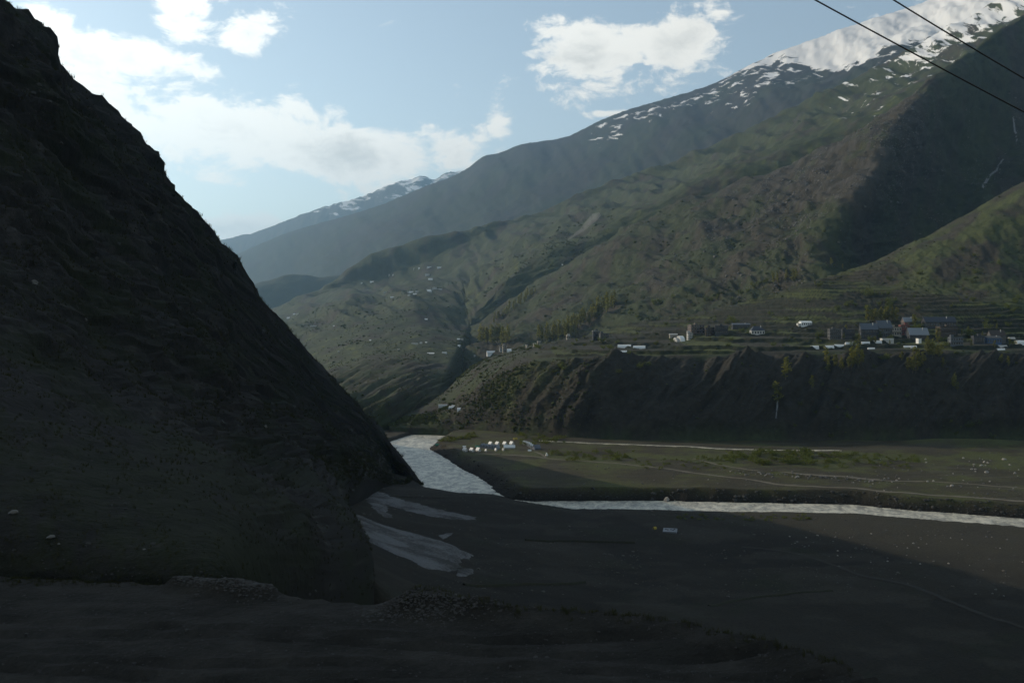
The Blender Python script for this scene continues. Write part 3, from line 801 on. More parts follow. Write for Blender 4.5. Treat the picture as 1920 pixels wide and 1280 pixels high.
# ------------------------------------------------------------------ foliage builders
def leaf_cloud(rng, pts, size):
    """pts: (x,y,z) leaf clump centres -> small bent quads"""
    V, Fc = [], []
    for p in pts:
        a = Vector((rng.gauss(0, 1), rng.gauss(0, 1), rng.gauss(0, .8))).normalized()
        b = a.orthogonal().normalized(); c = a.cross(b)
        ang = rng.random() * 6.28; b2 = b * math.cos(ang) + c * math.sin(ang); c2 = a.cross(b2)
        r = size * rng.uniform(.6, 1.3)
        k = len(V); p = Vector(p)
        V += [p - b2 * r, p + c2 * r * .7 + a * r * .2, p + b2 * r, p - c2 * r * .7 + a * r * .2]
        Fc.append((k, k + 1, k + 2, k + 3))
    return V, Fc
def make_tree(rng, name, label, cat, h, kind, leaf):
    """unit tree standing at the origin, hidden far below ground until copied"""
    root = thing(name, label, cat, (0, 0, 0))
    mb = MB()
    lean = rng.uniform(-.03, .03)
    th = h * (.97 if kind == 'poplar' else .75)
    mb.tube([(0, 0, -.6), (lean * h * .3, 0, th * .35), (lean * h * .7, 0, th * .7), (lean * h, 0, th)], [h * .016, h * .013, h * .008, h * .003], 6)
    pts = []
    nbr = 16 if kind == 'poplar' else 12
    for i in range(nbr):
        f = (.10 + .8 * i / nbr) if kind == 'poplar' else rng.uniform(.15, .6)
        a = rng.random() * 6.28
        if kind == 'poplar':
            wid = h * .115 * (math.sin(math.pi * min(1, (f * .95 + .08)) ** .75) * .9 + .15) * rng.uniform(.7, 1.3)
            e = Vector((math.cos(a) * wid, math.sin(a) * wid, h * f + h * rng.uniform(.12, .22)))
        else:
            wid = h * rng.uniform(.3, .52)
            e = Vector((math.cos(a) * wid, math.sin(a) * wid, h * rng.uniform(.35, .92)))
        s0 = Vector((lean * h * f, 0, h * f * (1 if kind == 'poplar' else .5)))
        m_ = s0.lerp(e, .5) + Vector((0, 0, -.02 * h))
        mb.tube([s0, m_, e], [h * .006, h * .004, h * .002], 4)
        n_ = 20 if kind == 'poplar' else 26
        sp = h * (.035 if kind == 'poplar' else .095)
        for k in range(n_):
            q = s0.lerp(e, rng.uniform(.25, 1.12))
            pts.append((q.x + rng.gauss(0, sp), q.y + rng.gauss(0, sp), max(.05 * h, q.z + rng.gauss(0, sp * 1.2))))
    mb.obj('trunk', M['trunk'], root)
    V, Fc = leaf_cloud(rng, pts, h * (.038 if kind == 'poplar' else .06))
    mesh_obj('crown', V, Fc, leaf, root)
    return root
def make_shrub(rng, h):
    pts = []
    for i in range(7):
        c = Vector((rng.uniform(-.6, .6) * h, rng.uniform(-.6, .6) * h, rng.uniform(.25, .75) * h))
        for k in range(16):
            pts.append((c.x + rng.gauss(0, .22 * h), c.y + rng.gauss(0, .22 * h), max(.02, c.z + rng.gauss(0, .18 * h))))
    return leaf_cloud(rng, pts, h * .12)
rng = random.Random(11)
PROTO = {}
def proto(key, n_, f):
    PROTO[key] = [f(i) for i in range(n_)]
proto('poplar', 4, lambda i: make_tree(rng, 'poplar_tree', '', 'tree', 10.0, 'poplar', M['leaf']))
proto('willow', 3, lambda i: make_tree(rng, 'willow_tree', '', 'tree', 10.0, 'round', M['willow']))
for k, v in PROTO.items():
    for o in v:
        o['used'] = 0
def plant(kind, px, py, hpx, label, group=None, wide=1.0, only=None):
    p = hit(px, py, only)
    if p is None: return None
    src = rng.choice(PROTO[kind])
    h = hpx / F * p.y
    sc_ = h / 10.0
    r = copy_tree(src, p - Vector((0, 0, .1)), rng.random() * 6.28, (sc_ * wide, sc_ * wide, sc_), label, group)
    if 'used' in r: del r['used']
    r['category'] = 'tree'
    return r
def line_of(pts, n_, jx=2.0, jy=2.0):
    """n_ positions along a polyline of photo positions"""
    pts = np.array(pts, float)
    L_ = np.concatenate([[0], np.cumsum(np.hypot(*np.diff(pts, axis=0).T))])
    out = []
    for k in range(n_):
        t_ = L_[-1] * (k + rng.uniform(.2, .8)) / n_
        out.append((np.interp(t_, L_, pts[:, 0]) + rng.uniform(-jx, jx), np.interp(t_, L_, pts[:, 1]) + rng.uniform(-jy, jy)))
    return out

# ------------------------------------------------------------------ trees
for x, y in line_of([(922, 606), (950, 588), (975, 570), (1003, 552)], 24, 3, 3):
    plant('poplar', x, y, rng.uniform(11, 18), 'slender yellow-green poplar in the line climbing the spur crest above the grove', 'poplars along the spur crest')
for x, y in line_of([(899, 645), (925, 646), (956, 646)], 13, 1.5, 1.5):
    plant('poplar', x, y, rng.uniform(27, 36), 'tall yellow-green poplar in the dense grove above the white sheds and tower', 'poplars of the dense grove')
for x, y in line_of([(1010, 642), (1035, 637), (1062, 632), (1080, 628)], 22, 3, 4):
    plant('poplar', x, y, rng.uniform(20, 32), 'yellow-green poplar in the lower left half of the long grove', 'poplars of the lower long grove')
for x, y in line_of([(1062, 622), (1085, 612), (1105, 604), (1130, 588), (1152, 570)], 30, 4, 5):
    plant('poplar', x, y, rng.uniform(20, 32), 'yellow-green poplar in the upper right half of the long grove', 'poplars of the upper long grove')
for x, y, hp in [(1228,572,16),(1240,570,13),(1262,560,9),(1325,566,14),(1333,565,11),(1345,562,12),(1390,553,12),(1402,548,9),(1414,540,14),(1425,536,10),(1436,532,12),(1300,574,8),(1180,590,9),(1195,596,8),(1265,580,7),(1372,563,8)]:
    plant('willow', x, y, hp, 'rounded yellow-green bush tree on the slope above the terraced fields', 'bush trees on the slope above the fields', 1.0)
for x, y, hp in [(1474,528,22),(1486,530,26),(1492,528,24),(1559,497,14),(1580,505,10),(1528,536,9),(1450,532,20),(1458,530,17)]:
    plant('poplar', x, y, hp, 'poplar at the mouth of the shaded ravine', 'poplars by the shaded ravine', 1.2)
plant('willow', 1537, 538, 12, 'bright yellow-green round tree alone in the upper fields', None, 1.1)
plant('willow', 1535, 632, 13, 'wide green willow left of the grey village houses', None, 1.5)
for x, y in line_of([(1627, 605), (1650, 603), (1682, 602)], 12, 2, 3):
    plant('poplar', x, y, rng.uniform(20, 30), 'poplar in the grove just behind the slate-roofed village houses', 'poplars behind the slate roofs', 1.2)
plant('poplar', 1714, 612, 24, 'yellow-green poplar between the pale metal roof and the long dark-roofed house', None, 1.3)
plant('poplar', 1759, 644, 30, 'yellow-green poplar in front of the dark walled village block', None, 1.2)
plant('poplar', 1817, 632, 20, 'poplar right of the dark walled block, at its corner', None, 1.0)
for x, y in [(1742, 668), (1748, 670), (1753, 667), (1759, 671), (1765, 668), (1738, 666)]:
    plant('poplar', x, y, rng.uniform(22, 32), 'poplar on the bluff edge below the village block', 'poplars on the bluff edge', 1.2)
for x, y, hp in [(1473,711,40),(1458,760,44)]:
    plant('poplar', x, y, hp, 'bushy poplar high on the shaded bluff face under the field corner' if y < 730 else 'lone golden-green poplar standing low on the shaded bluff above a trickle', None, 1.5)
for x, y, hp in [(1522,728,24),(1549,683,32),(1552,698,24),(1566,690,26),(1578,694,24),(1592,690,22)]:
    plant('poplar', x, y, hp, 'olive poplar on the upper bluff under the row of tunnels', 'poplars on the upper bluff', 1.3)
for x, y in [(1596, 690), (1603, 686), (1609, 688), (1616, 682), (1599, 676)]:
    plant('poplar', x, y, rng.uniform(26, 42), 'tall olive poplar reaching over the bluff edge before the tunnels', 'tall poplars over the bluff edge', 1.1)
for x, y, hp in [(1690,676,17),(1704,696,26),(1717,696,44),(1711,698,30),(1722,690,30),(1768,690,20),(1789,728,26),(1795,734,18),(1877,682,18),(1891,686,18),(1731,684,24)]:
    plant('poplar', x, y, hp, 'olive poplar on the shaded bluff at the right below the village', 'poplars on the right bluff', 1.3)
plant('willow', 1658, 676, 15, 'broad rounded green bush on the bluff brow below the tunnels', None, 1.6)
for x, y, hp in [(1541,724,8),(1570,766,8),(1529,776,9),(1587,783,12),(1593,786,9),(1558,820,11),(1815,802,14),(1822,800,11),(1836,797,12),(1860,822,13),(1781,792,10),(1792,816,9),(1650,735,9),(1700,745,9),(1640,690,9),(1740,700,10),(1620,722,8),(1500,760,9),(1490,800,9)]:
    plant('willow', x, y, hp, 'small round pale bush dotted on the dark bluff face', 'small bushes on the dark bluff', 1.1)
for x, y, hp in [(1040,655,7),(1050,690,12),(1056,694,10),(1180,664,8),(1190,640,8),(1128,642,12),(1118,634,9),(1145,655,9),(1230,645,7),(1260,642,9),(1372,603,13),(1380,606,11),(1364,608,9),(1390,622,8),(1870,596,9),(1850,604,8),(1900,585,10),(1040,700,9),(1200,690,12),(1215,686,10),(1160,700,10),(1475,600,7)]:
    plant('willow', x, y, hp, 'green bush tree among the village terraces and along their edge', 'bush trees among the terraces', 1.3)
for k in range(46):
    x = rng.uniform(1560, 1915); y = rng.uniform(max(345 + (1920 - x) * .58 + 28, 470), 585)
    plant('willow', x, y, rng.uniform(6, 12), 'small olive bush tree on the broad right-hand hillside', 'bush trees on the right hillside', 1.1)
for k in range(34):
    x = rng.uniform(1545, 1910); y = rng.uniform(612, 652)
    plant('willow' if rng.random() < .6 else 'poplar', x, y, rng.uniform(9, 17), 'small green tree between the houses of the village', 'trees between the village houses', 1.2)
for k in range(30):
    x = rng.uniform(1000, 1540); y = rng.uniform(np.interp(x, [1000, 1540], [648, 560]), 655)
    plant('willow', x, y, rng.uniform(4, 9), 'small green bush on the cultivated terraces left of the village', 'bushes on the cultivated terraces', 1.4)
# shrubs on the far plain
shrub_meshes = []
for i in range(5):
    V, Fc = make_shrub(rng, 1.0)
    me = bpy.data.meshes.new('shrub'); me.from_pydata([tuple(v) for v in V], [], Fc); me.materials.append(M['willow']); shrub_meshes.append(me)
def shrub(px, py, hpx, label, group, wide=1.3):
    p = hit(px, py)
    if p is None: return
    o = bpy.data.objects.new('shrub', rng.choice(shrub_meshes)); COL.objects.link(o)
    h = hpx / F * p.y
    o.location = p; o.rotation_euler = (0, 0, rng.random() * 6.28); o.scale = (h * wide, h * wide, h)
    tag(o, label, 'shrub', group)
for x, y, hp in [(1036,852,9),(1044,850,7),(1050,853,6),(1066,851,7),(1078,853,7)]:
    shrub(x, y, hp, 'dark green shrub beside the small white shrine at the path', 'shrubs beside the shrine')
for k in range(34):
    shrub(rng.uniform(1060, 1190), rng.uniform(846, 866), rng.uniform(4, 8), 'low green shrub in the thicket right of the tent camp', 'shrubs right of the camp')
for k in range(26):
    shrub(rng.uniform(975, 1060), rng.uniform(816, 836), rng.uniform(4, 8), 'green shrub at the foot of the scree behind the camp', 'shrubs behind the camp')
for k in range(24):
    t_ = rng.random()
    shrub(lerp(822, 900, t_) + rng.uniform(-3, 3), lerp(830, 815, t_) + rng.uniform(-3, 4), rng.uniform(4, 7), 'low olive shrub on the river bank left of the camp', 'shrubs on the bank left of the camp')
for k in range(95):
    x = rng.gauss(1475, 60); y = rng.uniform(848, 872) if x > 1420 else rng.uniform(852, 868)
    shrub(x, y, rng.uniform(5, 11), 'green willow shrub in the long thicket across the far plain', 'shrubs of the long thicket')
for k in range(60):
    shrub(rng.uniform(1540, 1720), rng.uniform(852, 880), rng.uniform(4, 7), 'low green shrub at the right end of the thicket', 'shrubs at the thicket end')
for k in range(40):
    shrub(rng.uniform(1190, 1360), rng.uniform(862, 880), rng.uniform(2.5, 5), 'low scrubby bush on the far plain between the tracks', 'scrub between the tracks')
for k in range(45):
    shrub(rng.uniform(1270, 1520), rng.uniform(966, 976), rng.uniform(2.5, 5), 'low brown-green bush on the near river bank', 'bushes on the near bank')
# weathered bushes on the dark hill's outline
def hill_shrub(px, py, hpx, label):
    best = None
    for dy in range(0, 24):
        p = hit(px, py + dy, [TERR[4]])
        if p is not None: best = p; break
    if best is None: return
    root = copy_tree(PROTO['willow'][0], best - Vector((0, 0, .6)), 1.0, (hpx / F * best.y / 10 * .7,) * 2 + (hpx / F * best.y / 10,), label)
    if 'used' in root: del root['used']
    root['category'] = 'tree'; root.name = 'stunted_tree'
    for c in root.children:
        if c.name.startswith('crown'):
            c.data = c.data.copy(); c.data.materials[0] = M['pine']
hill_shrub(437, 506, 22, 'small dark stunted tree standing out on the hill outline against the haze')
hill_shrub(325, 368, 9, 'tiny dark bush on the upper outline of the hill against the sky')

# ------------------------------------------------------------------ buildings
WIN = MB().box(-.5, .5, -.06, .05, -.5, .5)
WINM = bpy.data.meshes.new('window'); WINM.from_pydata(WIN.v, [], WIN.f); WINM.materials.append(M['glass'])
def place_base(px0, px1, pyb, only=None):
    p = hit((px0 + px1) / 2, pyb, only)
    return p
VT = [TERR[1], TERR[2], TERR[3]]
def building(name, label, px0, px1, pyt, pyb, wall, roof='flat', roofm='darkroof', floors=0, cols=0, yaw=0, depth=None, group=None, rh=.28, cat='house'):
    p = place_base(px0, px1, pyb)
    if p is None: return
    k = p.y / F
    W = (px1 - px0) * k; Hh = (pyb - pyt) * k
    D = depth or min(max(W * .6, 5), 12)
    root = thing(name, label, cat, p, R(yaw), group)
    wh = Hh if roof == 'flat' else Hh * (1 - rh)
    mb = MB().box(-W/2, W/2, 0, D, -2.5, wh)
    if roof == 'gable':                                  # gable triangle ends
        b = len(mb.v)
        mb.v += [(-W/2 + .02, 0.02, wh), (-W/2 + .02, D - .02, wh), (-W/2 + .02, D/2, Hh - .15), (W/2 - .02, .02, wh), (W/2 - .02, D - .02, wh), (W/2 - .02, D/2, Hh - .15)]
        mb.f += [(b, b+2, b+1), (b+3, b+4, b+5)]
    mb.obj('wall', M[wall], root)
    o_ = .5
    if roof == 'flat':
        MB().box(-W/2 - .3, W/2 + .3, -.3, D + .3, wh + .003, wh + .35).obj('roof', M[roofm], root)
    elif roof == 'gable':
        th = .25
        MB().prism([(-o_, wh - .1), (D/2, Hh), (D + o_, wh - .1), (D + o_, wh - .1 + th), (D/2, Hh + th), (-o_, wh - .1 + th)], -W/2 - o_, W/2 + o_).obj('roof', M[roofm], root)
    elif roof == 'hip':
        v = [(-W/2-o_, -o_, wh), (W/2+o_, -o_, wh), (W/2+o_, D+o_, wh), (-W/2-o_, D+o_, wh), (-W/2 + D*.4, D/2, Hh), (W/2 - D*.4, D/2, Hh)]
        mesh_obj('roof', v, [(0,1,5,4), (1,2,5), (2,3,4,5), (3,0,4), (3,2,1,0)], M[roofm], root)
    if floors and wh > 5 and roof == 'flat':
        a = rng.uniform(-.3, .3) * W
        MB().box(a - 1.6, a + 1.6, D * .45, D * .8, wh + .353, wh + 2.4).obj('stair_hut', M[wall], root)
        for i in range(1, floors):
            MB().box(-W/2 + .4, W/2 - .4, -1.1, -.01, wh / floors * i - .12, wh / floors * i + .06).obj('balcony', M['grey'], root)
        for xx in (-W/2 + .1, W/2 - .3, a + 2.4):
            MB().box(xx, xx + .15, .3, .45, wh + .353, wh + 1.7).obj('roof_post', M['dark'], root)
    elif floors and roof in ('gable', 'hip') and W > 8:
        MB().box(W * .22, W * .22 + .7, D * .3, D * .3 + .7, wh, Hh + .7).obj('chimney', M['offwhite'], root)
    if floors and cols:
        fh = wh / floors
        for i in range(floors):
            for j in range(cols):
                wdw = bpy.data.objects.new('window', WINM); COL.objects.link(wdw); wdw.parent = root
                wdw.location = (-W/2 + W * (j + .5) / cols, -.03, fh * (i + .55)); wdw.scale = (W / cols * .5, 1, fh * .5)
        for i in range(floors):                          # two windows on the sunlit left end
            for yy in (.3, .7):
                wdw = bpy.data.objects.new('window', WINM); COL.objects.link(wdw); wdw.parent = root
                wdw.location = (-W/2 - .03, D * yy, fh * (i + .55)); wdw.scale = (D * .16, 1, fh * .5); wdw.rotation_euler = (0, 0, R(90))
    return root
def tunnel(px0, px1, pyt, pyb, label, group=None, yaw=0, mat='white', name='polytunnel'):
    p = place_base(px0, px1, pyb)
    if p is None: return
    k = p.y / F
    W = (px1 - px0) * k; Hh = max((pyb - pyt) * k, 1.6); r = max(Hh * .9, 1.8)
    root = thing(name, label, 'greenhouse', p, R(yaw), group)
    prof = [(r + r * math.cos(a), Hh * math.sin(a)) for a in np.linspace(math.pi, 0, 9)]
    prof = [(prof[0][0], -1.2)] + prof + [(prof[-1][0], -1.2)]
    n_ = len(prof); mb = MB(); xs_ = np.linspace(-W/2, W/2, max(3, int(W / 3) + 1))
    for x in xs_: mb.v += [(x, y, z + .08 * math.sin(x * 2.1)) for y, z in prof]
    for i in range(len(xs_) - 1):
        for j in range(n_ - 1):
            mb.f.append((i*n_ + j, i*n_ + j + 1, (i+1)*n_ + j + 1, (i+1)*n_ + j))
    mb.obj('cover', M[mat], root, True)
    eb = MB(); eb.v += [(-W/2 + .01, y * .985, z * .985) for y, z in prof] + [(W/2 - .01, y * .985, z * .985) for y, z in prof]
    eb.f += [tuple(range(n_))[::-1], tuple(range(n_, 2*n_))]
    eb.obj('end_sheet', M['offwhite'], root)
    return root
# --- village on the terrace
building('apartment_house', 'pinkish three-storey house with rows of windows beside the brown block', 1295, 1322, 609, 625, 'pink', 'flat', 'grey', 3, 5, 14)
building('apartment_house', 'brown flat-roofed block joined to the right of the pinkish house', 1323, 1340, 614, 630, 'brown', 'flat', 'dark', 3, 3, 4)
building('long_house', 'dark house with tall narrow windows right of the brown block', 1341, 1365, 611, 627, 'dark', 'flat', 'darkroof', 2, 7, -4)
building('long_house', 'long low house under a bluish dark roof behind the green-roofed house', 1374, 1407, 606, 616, 'dark', 'gable', 'slate', 1, 6, 0)
building('school_house', 'low house with a dark green roof and pale blue arched ground floor', 1409, 1434, 611, 628, 'offwhite', 'hip', 'darkroof', 1, 5, 0, rh=.5)
building('small_house', 'small white house with dark windows left of the pinkish house', 1290, 1299, 624, 637, 'offwhite', 'flat', 'grey', 3, 3, 10)
building('shed', 'long low cream shed above the white twin tunnels', 1256, 1270, 626, 630.5, 'cream', 'gable', 'offwhite', 0, 0, 0, cat='shed')
tunnel(1268.5, 1276, 632.5, 641, 'shorter white round-topped tent left of its taller twin', None, 20, 'offwhite', 'round_tent')
tunnel(1276, 1285, 629.5, 640, 'taller white round-topped tent right of its shorter twin', None, 20, 'white', 'round_tent')
building('tower_house', 'dark square house with white left edge below the long poplar grove', 1112, 1125, 620, 639, 'dark', 'flat', 'offwhite', 3, 3, 12)
building('long_house', 'low grey house attached right of the dark square house', 1125.5, 1142, 625, 636, 'grey', 'flat', 'dark', 2, 5, 12)
building('small_house', 'little pale house with white roof right of the long poplar grove', 1063, 1069, 628.5, 637, 'cream', 'flat', 'white', 1, 2, 10)
building('small_house', 'little yellowish house, right one of a pair under the poplars', 1008.5, 1014, 640, 647, 'cream', 'flat', 'offwhite', 1, 2, 10)
building('small_house', 'little yellowish house, left one of a pair under the poplars', 1001, 1007, 643.5, 649.5, 'cream', 'gable', 'offwhite', 1, 2, 10)
building('hut', 'tiny yellow hut alone left of the pair of yellowish houses', 987, 990, 647, 651.5, 'cream', 'flat', 'offwhite', 0, 0, 10, cat='hut')
building('white_house', 'white house with a gabled annex alone in the middle fields', 1502, 1523, 602, 611, 'white', 'gable', 'white', 1, 5, 8)
building('annex', 'low white annex at the left foot of the lone white house', 1496.5, 1504, 606.5, 611.5, 'offwhite', 'flat', 'white', 0, 0, 8, cat='shed')
building('apartment_house', 'grey two-storey house with pale columns at the left end of the village', 1556, 1577, 617, 636, 'grey', 'flat', 'grey', 3, 6, 3)
building('apartment_house', 'dark grey house with many windows right of the columned house', 1580, 1602, 618, 636, 'dark', 'flat', 'dark', 2, 6, -9)
building('gabled_house', 'dark house under a slate-blue gabled roof left of the largest roof', 1615, 1646, 606, 634, 'dark', 'gable', 'slate', 2, 6, -6, rh=.42)
building('gabled_house', 'tall house under the largest slate-blue gabled roof of the village', 1647, 1674, 601, 632, 'grey', 'gable', 'slate', 2, 6, 10, rh=.45)
building('row_house', 'low cream and yellow house right of the largest roof', 1668, 1690, 613, 630, 'cream', 'flat', 'brown', 2, 5, -4)
building('metal_roofed_house', 'house under a pale rumpled metal roof at the village top', 1695, 1716, 595, 610, 'pink', 'gable', 'pale_roof', 1, 3, 6, rh=.55)
building('red_house', 'dark red walled house below the pale metal roof', 1689, 1706, 609, 628, 'red', 'flat', 'pink', 2, 4, 4)
building('hall', 'broad hall with a pale blue-grey roof carrying dark hatches', 1706, 1742, 615, 640, 'dark', 'gable', 'pale_roof', 1, 6, 0, rh=.52)
building('long_house', 'long dark-roofed house at the top right of the village', 1735, 1793, 594, 615, 'dark', 'gable', 'darkroof', 1, 12, 0, rh=.45)
building('apartment_house', 'dark walled block with white door light under the long dark roof', 1763, 1796, 612, 629, 'brown', 'flat', 'dark', 2, 9, 2)
building('long_house', 'blue-grey house standing at the bluff edge below the dark block', 1783, 1806, 632, 648, 'slate', 'flat', 'dark', 2, 5, 0)
building('blue_house', 'bright blue walled house at the right end of the village', 1851, 1878, 630, 645, 'blue', 'gable', 'grey', 1, 6, 0, rh=.25)
building('gabled_house', 'grey gabled house behind the bright blue house', 1858, 1886, 619, 640, 'grey', 'gable', 'brown', 1, 4, 0, rh=.5)
building('long_house', 'low dark house left of the bright blue house', 1826, 1846, 630, 645, 'dark', 'flat', 'darkroof', 1, 5, 0)
tunnel(1908, 1928, 638, 647, 'white tunnel with rounded end at the right edge of the photo', None, 0)
tunnel(1865, 1889, 647, 652, 'long grey-white tunnel below the blue house', None, -3, 'offwhite')
tunnel(1871, 1885, 653, 656.5, 'small white tunnel under the long grey-white one', None, 0)
tunnel(1892, 1904, 632, 635.5, 'small white tunnel up beside the blue house', None, 0, 'offwhite')
building('store', 'narrow white store standing before the broad hall', 1722, 1728, 635, 643.5, 'white', 'flat', 'white', 0, 0, 10, cat='shed')
building('store', 'white block-like store at the right end of the tunnel row', 1654.5, 1676, 635, 643, 'offwhite', 'flat', 'white', 0, 0, 0, cat='shed')
for a, b, c, d, lab in [(1520,1535.5,648,652.5,'white tunnel first from the left of the row below the village'),(1548.5,1564,647.5,652.5,'dull white tunnel second from the left of the row'),
                        (1565,1583,645.5,650.5,'bright white tunnel third from the left of the row'),(1586,1606,641.5,646.5,'white tunnel in the middle of the row, with ragged right end'),
                        (1616,1631,640.5,644,'thin grey-white tunnel right of the ragged one'),(1632,1653.5,638.5,643.5,'long white tunnel touching the white block-like store'),
                        (1628,1640.5,651.5,654.5,'short white tunnel alone below the others at the bluff edge'),(1695,1707,648,651.5,'left tunnel of the pair at the bluff edge under the hall'),(1708,1719,648,651.5,'right tunnel of the pair at the bluff edge under the hall'),
                        (1158,1183,646,652.5,'longest white tunnel of the left-hand fields'),(1187,1210,648,653.5,'pale yellowish tunnel right of the longest one'),(1163.5,1175.5,657,660.5,'short white tunnel below the longest one')]:
    tunnel(a, b, c, d, lab, 'white tunnels in the village fields', -6 if a > 1500 else -8)
# --- left end of the terrace
building('shed', 'white shed with a ribbed roof at the shaded drop left of the tower', 913.5, 928, 658, 666, 'white', 'gable', 'white', 0, 0, 10, cat='shed', rh=.35)
building('tower', 'pale square tower with small windows above the shaded drop', 943, 949.5, 648, 660, 'cream', 'flat', 'grey', 3, 2, 10, depth=5, cat='tower')
building('hut', 'small pale hut just left of the square tower', 937, 941.5, 653, 660, 'offwhite', 'flat', 'grey', 1, 1, 10, cat='hut')
tunnel(950.5, 959, 654, 659.5, 'white domed tent just right of the square tower', None, 0, 'white', 'round_tent')
# --- far village under the dark headland: small white roofs, each a house of its own
far_w = [(678,532,3,2.5),(697,530,7,3),(730,518,3,4),(737,517,2,3),(776,506,2,3.5),(785.5,505,3,3.5),(804.7,502.5,9,2.6),(823.7,503.5,8,3.2),(801,517,8,3.2),(806.7,525,8,3.4),
         (814.5,542.5,8,4),(803,544.5,8,1.8),(824.5,543,9,1.6),(805,547.5,8,3.4),(781.5,548.5,6,3.4),(771,549,7,3.2),(766,549.8,4,2.8),(778,553,7,3),(767,554.5,4.5,2.4),(735.7,559,7.5,3),(723,549,10,2),
         (799,600,5,3),(587,612.5,12,2.6),(552,590,5,2.2),(558,589.5,4,2),(541,597.5,7,3),(634.5,661,3,2.6),(694,639,2.5,2.2),(777,645.5,12,2),(807.5,663.8,12,2.6),(833,662.4,9,2.4),
         (859.5,637.2,4.5,2.6),(866,637.4,5,2.2),(860.5,649.6,4,3),(890,668.5,3.5,2.4),(626,612,3,1.8),(789,644,4,2.4),(799,643,3,2.2),(747,656,3,1.6),(1055,497,3,2)]
for i, (x, y, wp, hp) in enumerate(far_w):
    left = x < 660; low = y > 630
    lab = ('small white-roofed house on the far left terraces near the dark hill' if left and not low else
           'small white house on the lower far terraces along the valley road' if low else
           'small white-roofed house of the far village under the dark headland')
    grp = ('houses of the far left terraces' if left and not low else 'houses along the valley road' if low else 'houses of the far village')
    p = hit(x, y)
    if p is None: continue
    building('farmhouse', lab, x - wp/2, x + wp/2, y - hp, y, 'offwhite' if i % 3 else 'white', 'gable' if i % 2 else 'flat', 'white', 0, 0, rng.uniform(-8, 8), group=grp, rh=.6)
# --- lower terrace by the river
tunnel(822, 839, 758, 762.5, 'long grey-white tunnel on the low river terrace', None, 5, 'offwhite')
tunnel(841, 852, 761.5, 765.5, 'middle white tunnel on the low river terrace', None, -6)
tunnel(857, 864, 764.5, 770, 'bright white round tent right of the tunnels on the low river terrace', None, 0, 'white', 'round_tent')
tunnel(846, 853, 759.5, 762, 'short white tunnel behind the middle one on the low river terrace', None, -10, 'offwhite')

# ------------------------------------------------------------------ tent camp
def ridge_tent(px, pyb, wpx, hpx, label, group=None, yaw=35, mat='white', long=1.5, name='tent'):
    p = hit(px, pyb)
    if p is None: return
    k = p.y / F; W = wpx * k; Hh = hpx * k
    root = thing(name, label, 'tent', p, R(yaw), group)
    L_ = W * long; e = Hh * .34
    # roof fly with eaves, walls inset below it
    MB().prism([(-W*.56, e - .05), (0, Hh), (W*.56, e - .05), (W*.56, e + .02), (0, Hh + .09), (-W*.56, e + .02)], -L_/2 - .25, L_/2 + .25).obj('fly', M[mat], root)
    wl = MB().prism([(-W*.47, -.3), (-W*.47, e + .06), (0, Hh - .12), (W*.47, e + .06), (W*.47, -.3)], -L_/2, L_/2); wl.obj('wall', M['offwhite' if mat == 'white' else mat], root)
    dv_ = MB(); dv_.v += [(-L_/2 - .03, -W*.16, 0), (-L_/2 - .03, W*.16, 0), (-L_/2 - .03, 0, Hh*.72)]; dv_.f.append((0, 2, 1)); dv_.obj('door_flap', M['canvas'], root)
    return root
for x, y, lab in [(872,846,'white ridge tent at the left end of the front row'),(884.7,846.5,'white ridge tent in the middle of the front row'),(897,846,'white ridge tent at the right end of the front row')]:
    ridge_tent(x, y, 6.2, 7.5, lab, 'front row of small tents', -55)
for x, y, lab in [(920,834,'white ridge tent first from the left in the back row'),(932.8,834,'white ridge tent second from the left in the back row'),(946.8,834,'white ridge tent third from the left in the back row'),(959.5,833.5,'white ridge tent last on the right in the back row')]:
    ridge_tent(x, y, 5.6, 6.5, lab, 'back row of small tents', -55)
for i, (x, y) in enumerate([(905,839),(910.5,840),(916,840.8),(921.5,841.3),(927,841.6),(932,841.8)]):
    ridge_tent(x, y, 6.2, 8, ['grey tent with white front, leftmost of the close-set left row', 'grey tent with white front, second of the close-set left row', 'grey tent with white front, third of the close-set left row', 'grey tent with white front, fourth of the close-set left row', 'grey tent with white front, fifth of the close-set left row', 'grey tent with white front, rightmost of the close-set left row'][i], 'close-set grey tents of the left row', -125, 'pale_roof', 1.7)
for i, (x, y) in enumerate([(982,832),(985,833.2),(988.3,834.5),(991.6,836),(994.5,838),(998,841)]):
    ridge_tent(x, y, 4.6, 6 + i * .5, ['white-fronted tent farthest back in the slanting right row', 'white-fronted tent second from the back in the slanting right row', 'white-fronted tent third from the back in the slanting right row', 'white-fronted tent fourth from the back in the slanting right row', 'white-fronted tent fifth from the back in the slanting right row', 'white-fronted tent nearest in the slanting right row'][i], 'slanting right row of tents', -125, 'white', 1.3)
ridge_tent(1006, 842, 12, 8.5, 'large dark grey canvas tent at the right end of the camp', None, 20, 'canvas', 1.0, 'mess_tent')
ridge_tent(955, 840.5, 9, 6.8, 'largest white oblong tent in the middle of the camp', None, 4, 'white', 2.3, 'mess_tent')
ridge_tent(993, 846, 3.6, 3.4, 'tiny white tent alone below the large grey canvas tent', None, 10)
ridge_tent(911, 846.5, 2.6, 5, 'tiny white shelter before the left grey row', None, -55)
ridge_tent(929.5, 845, 2.8, 5, 'tiny white shelter at the right foot of the left grey row', None, -55)
ridge_tent(943.7, 844.5, 3, 4.5, 'tiny grey-white shelter at the left foot of the largest oblong tent', None, -55, 'offwhite')
ridge_tent(870.7, 838, 3.6, 2.6, 'tiny white tent behind the front row at the left', None, 0)
ridge_tent(966, 824, 8, 4, 'yellow tent alone at the back of the camp', None, 20, 'yellow', .8)
